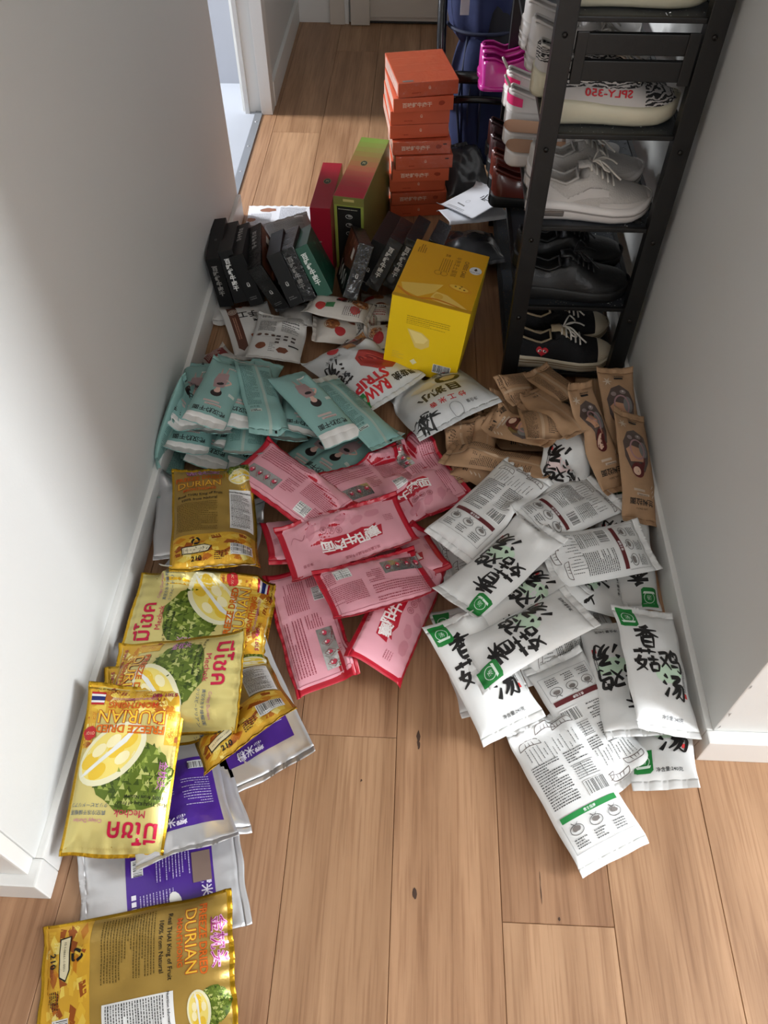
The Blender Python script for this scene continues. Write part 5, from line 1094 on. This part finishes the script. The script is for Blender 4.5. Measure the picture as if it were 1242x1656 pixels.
        for s0, s1 in ((.50, .62), (.66, .80)):
            V = []; F = []
            for s in (s0, (s0+s1)/2, s1):
                i = int(np.argmin(abs(S-s)))
                for t in np.linspace(0, math.pi, 11): V.append((s*L, skew[i]+math.cos(t)*hw[i]*1.03, zt[i]*.5+math.sin(t)**.7*H*.7))
            for r in range(2):
                for j in range(10): a = r*11+j; F.append((a, a+1, a+12, a+11))
            pmesh('strap', V, F, M.get('strap', M['upper']), root, True).modifiers.new('thickness', 'SOLIDIFY').thickness = .004
    return root, (S, hw, zt, rise, skew, top, dome)
CR = mat('cream_rubber', (224, 216, 190), .5, bump=.1, bscale=80); WK = mat('white_knit', (214, 210, 204), .75, bump=.4, bscale=220); GK = mat('grey_mesh_fabric', (192, 186, 180), .8, bump=.4, bscale=260); WR = mat('white_rubber', (226, 220, 216), .45); LW = mat('lace_white', (214, 208, 198), .8, bump=.3, bscale=300)
BKL = mat('black_leather', (18, 18, 19), .4, bump=.2, bscale=120); BKS = mat('black_rubber', (16, 16, 16), .55); CV = mat('black_canvas', (20, 20, 23), .85, bump=.4, bscale=400); IV = mat('ivory_rubber', (214, 202, 178), .5); LIN = mat('tan_lining', (168, 150, 122), .8)
MAG = mat('magenta_patent', (186, 34, 140), .28, coat=.4); BRN = mat('oxblood_leather', (98, 42, 34), .26, coat=.5, var=.12, vscale=12); TANF = mat('tan_footbed', (206, 160, 128), .6); PNK = mat('neon_pink', (240, 40, 120), .5)
DBR = mat('dark_plum_leather', (70, 46, 48), .26, coat=.4, var=.12, vscale=12)
ZEB = bpy.data.materials.new('zebra_knit'); ZEB.use_nodes = True; nt = ZEB.node_tree; b = nt.nodes['Principled BSDF']; b.inputs['Roughness'].default_value = .8
tc = nt.nodes.new('ShaderNodeTexCoord'); mp = nt.nodes.new('ShaderNodeMapping'); mp.inputs['Scale'].default_value = (1, 1, 2.2); nt.links.new(tc.outputs['Object'], mp.inputs['Vector'])
wv = nt.nodes.new('ShaderNodeTexWave'); wv.inputs['Scale'].default_value = 26; wv.inputs['Distortion'].default_value = 9; wv.inputs['Detail'].default_value = 3; wv.inputs['Detail Scale'].default_value = 2.2; wv.bands_direction = 'Z'; nt.links.new(mp.outputs['Vector'], wv.inputs['Vector'])
sx = nt.nodes.new('ShaderNodeSeparateXYZ'); nt.links.new(tc.outputs['Object'], sx.inputs[0])
cr = nt.nodes.new('ShaderNodeValToRGB'); cr.color_ramp.elements[0].position = .46; cr.color_ramp.elements[1].position = .52; cr.color_ramp.elements[0].color = (*lin((44, 42, 42)), 1); cr.color_ramp.elements[1].color = (*lin((206, 200, 196)), 1); nt.links.new(wv.outputs['Fac'], cr.inputs['Fac'])
mz = nt.nodes.new('ShaderNodeMath'); mz.operation = 'GREATER_THAN'; mz.inputs[1].default_value = .0705; nt.links.new(sx.outputs['Z'], mz.inputs[0])
mt = nt.nodes.new('ShaderNodeMath'); mt.operation = 'GREATER_THAN'; mt.inputs[1].default_value = .205; nt.links.new(sx.outputs['X'], mt.inputs[0]); mm = nt.nodes.new('ShaderNodeMath'); mm.operation = 'MAXIMUM'; nt.links.new(mz.outputs[0], mm.inputs[0]); nt.links.new(mt.outputs[0], mm.inputs[1])
mxz = nt.nodes.new('ShaderNodeMix'); mxz.data_type = 'RGBA'; mxz.inputs[6].default_value = (*lin((206, 200, 196)), 1); nt.links.new(mm.outputs[0], mxz.inputs[0]); nt.links.new(cr.outputs['Color'], mxz.inputs[7]); nt.links.new(mxz.outputs[2], b.inputs['Base Color'])
zeb = dict(sole=CR, upper=ZEB, lace=LW, tongue=ZEB, collar=WK)
def decal(root, geo, fn, name, A, m):
    """lay print on the camera-facing flank of a shoe: art x -> s, art y -> c"""
    V2, T, C_, O = A.arrays(); V = [fn(x, y, o) for (x, y), o in zip(V2, O)]
    me = bpy.data.meshes.new(name); me.from_pydata(V, [], T.tolist()); at = me.attributes.new('Col', 'FLOAT_COLOR', 'CORNER'); cc = np.ones((len(T)*3, 4)); cc[:, :3] = np.repeat(C_, 3, 0); at.data.foreach_set('color', cc.ravel()); me.materials.append(m); return link(bpy.data.objects.new(name, me), root)
def flank(geo, L):
    S, hw, zt, rise, skew, top, dome = geo
    def fn(x, z, o):                            # x metres from heel, z metres above shelf, on the -y flank
        s = min(max(x/L, .01), .98); z0 = ip(s, S, zt)*.92+ip(s, S, rise); t = min(max((z-z0)/(top(s)-z0), .02), .999); c = (1-t**(1/.52))**(1/2.3)
        return (x, ip(s, S, skew)-c*ip(s, S, hw)-.0016-o, z+.0006+o)
    return fn
SH = 'shoes on the rack'
z5, z4, z3, z2_, z1 = LEV[4], LEV[3], LEV[2], LEV[1], LEV[0]
PRT = mat('print_shoe', (255, 255, 255), .7, attr=True)
shoe('sneaker', 'sneaker with thick cream sole on the rack shelf above the end slats', (.268, 1.735, z5), .03, .292, .112, .115, .050, dict(sole=CR, upper=WK, lace=LW), SH, lace=True, bulk=1.05)
r, geo = shoe('sneaker', 'black and white striped knit sneaker with red numbers and cream sole', (.262, 1.735, z4), .02, .290, .112, .118, .046, zeb, SH, lace=True, bulk=1.05)
A = Art(.05); V_, T_2 = glyphs('SPLY-350', .02); Vm = V_.copy(); Vm[:, 0] = -Vm[:, 0]; Vm -= (Vm.min(0)+Vm.max(0))/2; A.add(Vm*.0185*np.array([1.35, 1])+np.array([.128, .062]), T_2[:, ::-1], (206, 34, 48))
decal(r, geo, flank(geo, .290), 'side_lettering', A, PRT)
shoe('sneaker', 'striped knit sneaker with cream heel behind the one with red numbers', (.248, 1.855, z4), .02, .290, .110, .118, .046, zeb, SH, lace=True, bulk=1.05)
shoe('sneaker', 'grey knit sneaker seen through the gap above the end slats', (.262, 1.860, z5), .02, .288, .108, .112, .040, dict(sole=GK, upper=GK, lace=LW), SH, lace=True)
gs = dict(sole=WR, upper=GK, lace=LW, tongue=GK)
OVL = mat('pale_overlay', (202, 196, 191), .6, bump=.1, bscale=120); SEAM = mat('grey_seam', (150, 144, 140), .7)
GB = [('toe_guard', [.56, .7, .85, .985], [.0, .0, .0, .0], [.18, .34, .46, .62], OVL), ('heel_counter', [.015, .1, .2, .3], [.0, .0, .0, .0], [.74, .66, .5, .22], OVL), ('side_overlay', [.28, .4, .5, .62], [.0, .18, .30, .50], [.16, .42, .62, .72], OVL), ('seam', [.3, .45, .56], [.17, .50, .66], [.20, .53, .69], SEAM)]
r, geo = shoe('sneaker', 'white running sneaker with tied laces nearest the rack end', (.258, 1.725, z3), -.03, .288, .116, .118, .045, gs, SH, lace=True, bulk=1.08, spring=.016, bands=GB, foxing=[(.55, SEAM)])
for x in np.linspace(.02, .25, 11): box('tread_lug', x, x+.014, -.046*(.7+.3*min(1, x/.15)), .046*(.7+.3*min(1, x/.15)), -.0012, .006, BKS, r)
box('air_window', .018, .085, -.052, -.040, .012, .026, mat('air_sole', (96, 90, 86), .2, coat=.5), r, .004)
shoe('sneaker', 'white running sneaker standing behind the nearest white one', (.264, 1.845, z3), .02, .284, .112, .116, .045, gs, SH, lace=True, bulk=1.08, spring=.016, bands=GB, foxing=[(.55, SEAM)])
bl = dict(sole=BKS, upper=BKL, lace=BKS, collar=BKS)
shoe('leather_shoe', 'black leather lace-up shoe nearest the rack end', (.256, 1.722, z2_), -.02, .294, .112, .112, .036, bl, SH, lace=True, bands=[('toe_seam', [.60, .7, .8], [.02, .4, .7], [.05, .44, .74], BKS), ('quarter', [.05, .2, .4, .5], [.1, .05, .05, .1], [.5, .45, .6, .8], mat('black_leather_matte', (16, 16, 17), .5))])
shoe('leather_shoe', 'black leather lace-up shoe standing behind its pair', (.262, 1.845, z2_), .02, .29, .110, .112, .036, bl, SH, lace=True, bands=[('toe_seam', [.60, .7, .8], [.02, .4, .7], [.05, .44, .74], BKS), ('quarter', [.05, .2, .4, .5], [.1, .05, .05, .1], [.5, .45, .6, .8], mat('black_leather_matte', (16, 16, 17), .5))])
cv = dict(sole=IV, upper=CV, lace=LW, toe=IV, collar=LIN, tongue=LIN); STR = [(.72, mat('sole_line', (150, 128, 100), .6)), (.50, MATS['sole_line'])]
r, geo = shoe('canvas_sneaker', 'black canvas sneaker with red heart patch on the lowest shelf', (.272, 1.712, z1), -.04, .282, .106, .112, .036, cv, SH, lace=True, toe=True, foxing=STR)
A = Art(.006); hx, hz, q_ = .084, .0535, .0165
P_ = []
for t in np.linspace(0, 2*math.pi, 28, endpoint=False): P_.append((hx+q_*1.0*math.sin(t)**3, hz+q_*.86*(13*math.cos(t)-5*math.cos(2*t)-2*math.cos(3*t)-math.cos(4*t))/16))
A.add([(hx, hz)]+P_, [(0, 1+(i+1) % 28, 1+i) for i in range(28)], (196, 28, 44))
for sg in (-1, 1): A.ell(hx+sg*.0066, hz+.001, .0052, .0032, (235, 230, 226), 10, -sg*.4); A.ell(hx+sg*.0066+.001, hz+.001, .0026, .0028, (20, 20, 22), 8)
decal(r, geo, flank(geo, .282), 'heart_patch', A, PRT)
shoe('canvas_sneaker', 'black canvas sneaker with ivory toe behind the heart sneaker', (.280, 1.820, z1), .02, .280, .104, .110, .036, cv, SH, lace=True, toe=True, foxing=STR)
# further shoes along the rack, heels to the hall
ww = dict(sole=WR, upper=WR, lace=LW)
shoe('sneaker', 'chunky white sneaker heel above the pink striped sneakers', (.245, 1.985, z4), .0, .288, .114, .12, .052, ww, SH, lace=True, bulk=1.12, foxing=[(.5, OVL), (.25, OVL)])
shoe('sneaker', 'chunky white sneaker heel farther back on the same shelf', (.240, 2.105, z4), .0, .288, .114, .12, .052, ww, SH, lace=True, bulk=1.12, foxing=[(.5, OVL), (.25, OVL)])
for i, (y, lab) in enumerate(((2.165, 'white sneaker with pink heel stripe nearer the rack end'), (2.275, 'white sneaker with pink heel stripe beside the magenta shoe'))):
    r, geo = shoe('sneaker', lab, (.232, y, z3), .0, .270, .100, .105, .036, ww, SH, lace=True)
    S, hw, zt, rise, skew, top, dome = geo; V = []; F = []
    sel = [j for j in range(len(S)) if S[j] < .16]
    for side in (-1, 1):
        for j in (sel if side > 0 else sel[::-1]):
            for t in (.35, .78): z0 = zt[j]*.92; V.append((.004+S[j]*.262-.0022, side*(hw[j]*(1-t**5*.25)+.0022), z0+(top(S[j])-z0)*t))
    pmesh('heel_stripe', V, [(2*j, 2*j+1, 2*j+3, 2*j+2) for j in range(len(V)//2-1)], PNK, r, True)
    tube('pull_tab', spline([(.006, -.008, .09), (-.008, -.004, .112), (-.008, .006, .112), (.006, .008, .09)], 4), .003, LW, r, 6)
for y, lab in ((2.375, 'magenta patent flat shoe nearer the camera'), (2.455, 'magenta patent flat shoe behind its pair')):
    shoe('flat_shoe', lab, (.168, y, z3), .0, .262, .104, .098, .012, dict(sole=MAG, upper=MAG), SH, collar=.62, low=1.15, spring=.004)
for y, lab in ((1.955, 'tan and white slide sandal sticking out under the striped sneaker'), (2.06, 'white slide sandal behind the tan one')):
    shoe('slide_sandal', lab, (.222, y, z3), .0, .285, .102, .085, .030, dict(sole=WR, upper=TANF, strap=WR), SH, slide=True)
for y, lab, M_ in ((2.14, 'oxblood leather shoe heel nearer the camera', BRN), (2.235, 'oxblood leather shoe heel second of the brown row', BRN), (2.33, 'plum brown leather shoe heel third of the brown row', DBR), (2.425, 'plum brown leather shoe heel at the far end of the rack', DBR)):
    shoe('leather_shoe', lab, (.212, y, z2_), .0, .285, .092, .125, .030, dict(sole=BKS, upper=M_, lace=BKS), SH, lace=True)
# ---------------------------------------------------------------- pushchair behind the orange tower
NAVY = mat('navy_fabric', (27, 38, 78), .85, bump=.35, bscale=30, var=.12, vscale=9); NAVD = mat('navy_piping', (20, 28, 56), .7); TUB = mat('black_tube', (20, 20, 23), .25, coat=.3); WHEEL = mat('tyre', (24, 24, 25), .6)
st = empty('pushchair', (.20, 2.92, 0)); tag(st, 'folded pushchair with navy fabric and black tubular frame', 'pushchair')
def sp(*p): return [(x-.20, y-2.92, z) for x, y, z in p]
def fabric(name, cx, cy, cz, rx, ry, rz, lean, m, folds=5, amp=.012, seed=0, e=2.4):
    V = []; F = []; nu, nv = 40, 22
    for j in range(nv):
        v = -math.pi/2+math.pi*j/(nv-1)
        for i in range(nu):
            u = 2*math.pi*i/nu; c, s_ = math.cos(u), math.sin(u); cv_, sv = math.cos(v), math.sin(v)
            k = (abs(c)**e+abs(s_)**e)**(-1/e); f_ = 1+amp/rx*math.sin(folds*u+seed+1.5*sv)*cv_
            zz = math.copysign(abs(sv)**.8, sv)
            V.append((cx-.20+rx*k*c*abs(cv_)**.6*f_, cy-2.92+ry*k*s_*abs(cv_)**.6*f_+lean*zz*rz, cz+rz*zz))
    for j in range(nv-1):
        for i in range(nu): a = j*nu+i; b_ = j*nu+(i+1) % nu; F.append((a, b_, b_+nu, a+nu))
    return pmesh(name, V, F, m, st, True)
seat = fabric('seat_fabric', .215, 2.80, .27, .105, .085, .20, .30, NAVY, 6, .008, 1)
cano = fabric('canopy', .205, 2.92, .545, .115, .11, .14, .25, NAVY, 8, .010, 3)
fabric('liner', .265, 2.86, .34, .09, .10, .26, .2, mat('dark_liner', (22, 24, 34), .8), 4, .006, 2)
for dx, nm in ((-.085, 0), (-.05, 0), (-.01, 0)):
    pts = []
    for t in np.linspace(-.85, .9, 14):
        pts.append((.215+dx*(1-.3*abs(t)), 2.80-.085*abs(math.cos(t*1.35))**.6*(1-(dx/.13)**2)**.5-.005+.30*t*.20, .27+.20*t))
    tube('piping', sp(*pts), .0045, NAVD, seat, 6)
tube('canopy_edge', sp(*[(.205+.118*math.cos(t), 2.885-.112*math.sin(t), .47) for t in np.linspace(.1, math.pi-.1, 16)]), .006, NAVD, cano, 6)
box('canopy_badge', -.078, -.050, -.128, -.1245, .520, .590, mat('badge', (176, 178, 186), .4), cano, .001)
tube('frame_tube', sp(*spline([(.085, 2.78, .16), (.075, 2.80, .30), (.068, 2.84, .46), (.075, 2.92, .62), (.12, 2.98, .70), (.20, 3.0, .72)])), .0155, TUB, st, 10)
tube('frame_tube', sp(*spline([(.345, 2.80, .16), (.345, 2.82, .32), (.340, 2.88, .55), (.30, 2.98, .70), (.20, 3.0, .72)])), .0155, TUB, st, 10)
tube('bumper_bar', sp(*spline([(.100, 2.74, .355), (.13, 2.685, .378), (.22, 2.665, .385), (.31, 2.69, .378), (.34, 2.80, .355)])), .019, TUB, st, 10)
tube('foot_bar', sp(*spline([(.085, 2.78, .255), (.115, 2.705, .298), (.20, 2.68, .312), (.30, 2.69, .302), (.345, 2.80, .26)])), .012, TUB, st, 10)
for x in (.085, .345):
    tube('frame_leg', sp((x, 2.78, .17), (x, 2.76, .085)), .011, TUB, st, 8); tube('frame_leg', sp((x, 2.80, .22), (x, 3.02, .09)), .011, TUB, st, 8)
    for y in (2.76, 3.02):
        V, F = tube_data([(x-.20, y-2.92+.058*math.cos(t), .072+.058*math.sin(t)) for t in np.linspace(0, 2*math.pi, 20, endpoint=False)], .013, 8, True); w_ = pmesh('wheel', V, F, WHEEL, st, True)
        bm = bmesh.new(); bmesh.ops.create_cone(bm, cap_ends=True, segments=16, radius1=.048, radius2=.048, depth=.010)
        for v in bm.verts: v.co = Vector((x-.20+v.co.z, y-2.92+v.co.x, .072+v.co.y))
        bmobj('hub', bm, mat('hub', (70, 70, 74), .4), w_, True)
# dark glossy bag between pushchair and rack
kb = Pack('dark', (.165, 2.60, .115), np.array(Quaternion((0, 0, 1), .3).to_matrix()) @ np.array(Quaternion((1, 0, 0), .5).to_matrix()), 501, dict(kx=-1.5, ky=-.6, tw=.4, curl=.01), (.16, .20))
org = np.array([.165, 2.60, 0]); rt = empty('plastic_bag', tuple(org)); tag(rt, 'shiny dark plastic bag between the orange tower and the shoe rack', 'plastic bag')
V, F = shell(kb, -kb.L/2+kb.mb, kb.L/2-kb.mt, 26, 32); pmesh('pouch_body', V-org, F, PK['dark'][0], rt, True)
V, F = shell(kb, kb.L/2-kb.mt, kb.L/2, 40, 4); pmesh('end_seal', V-org, F, PK['dark'][0], rt, True)
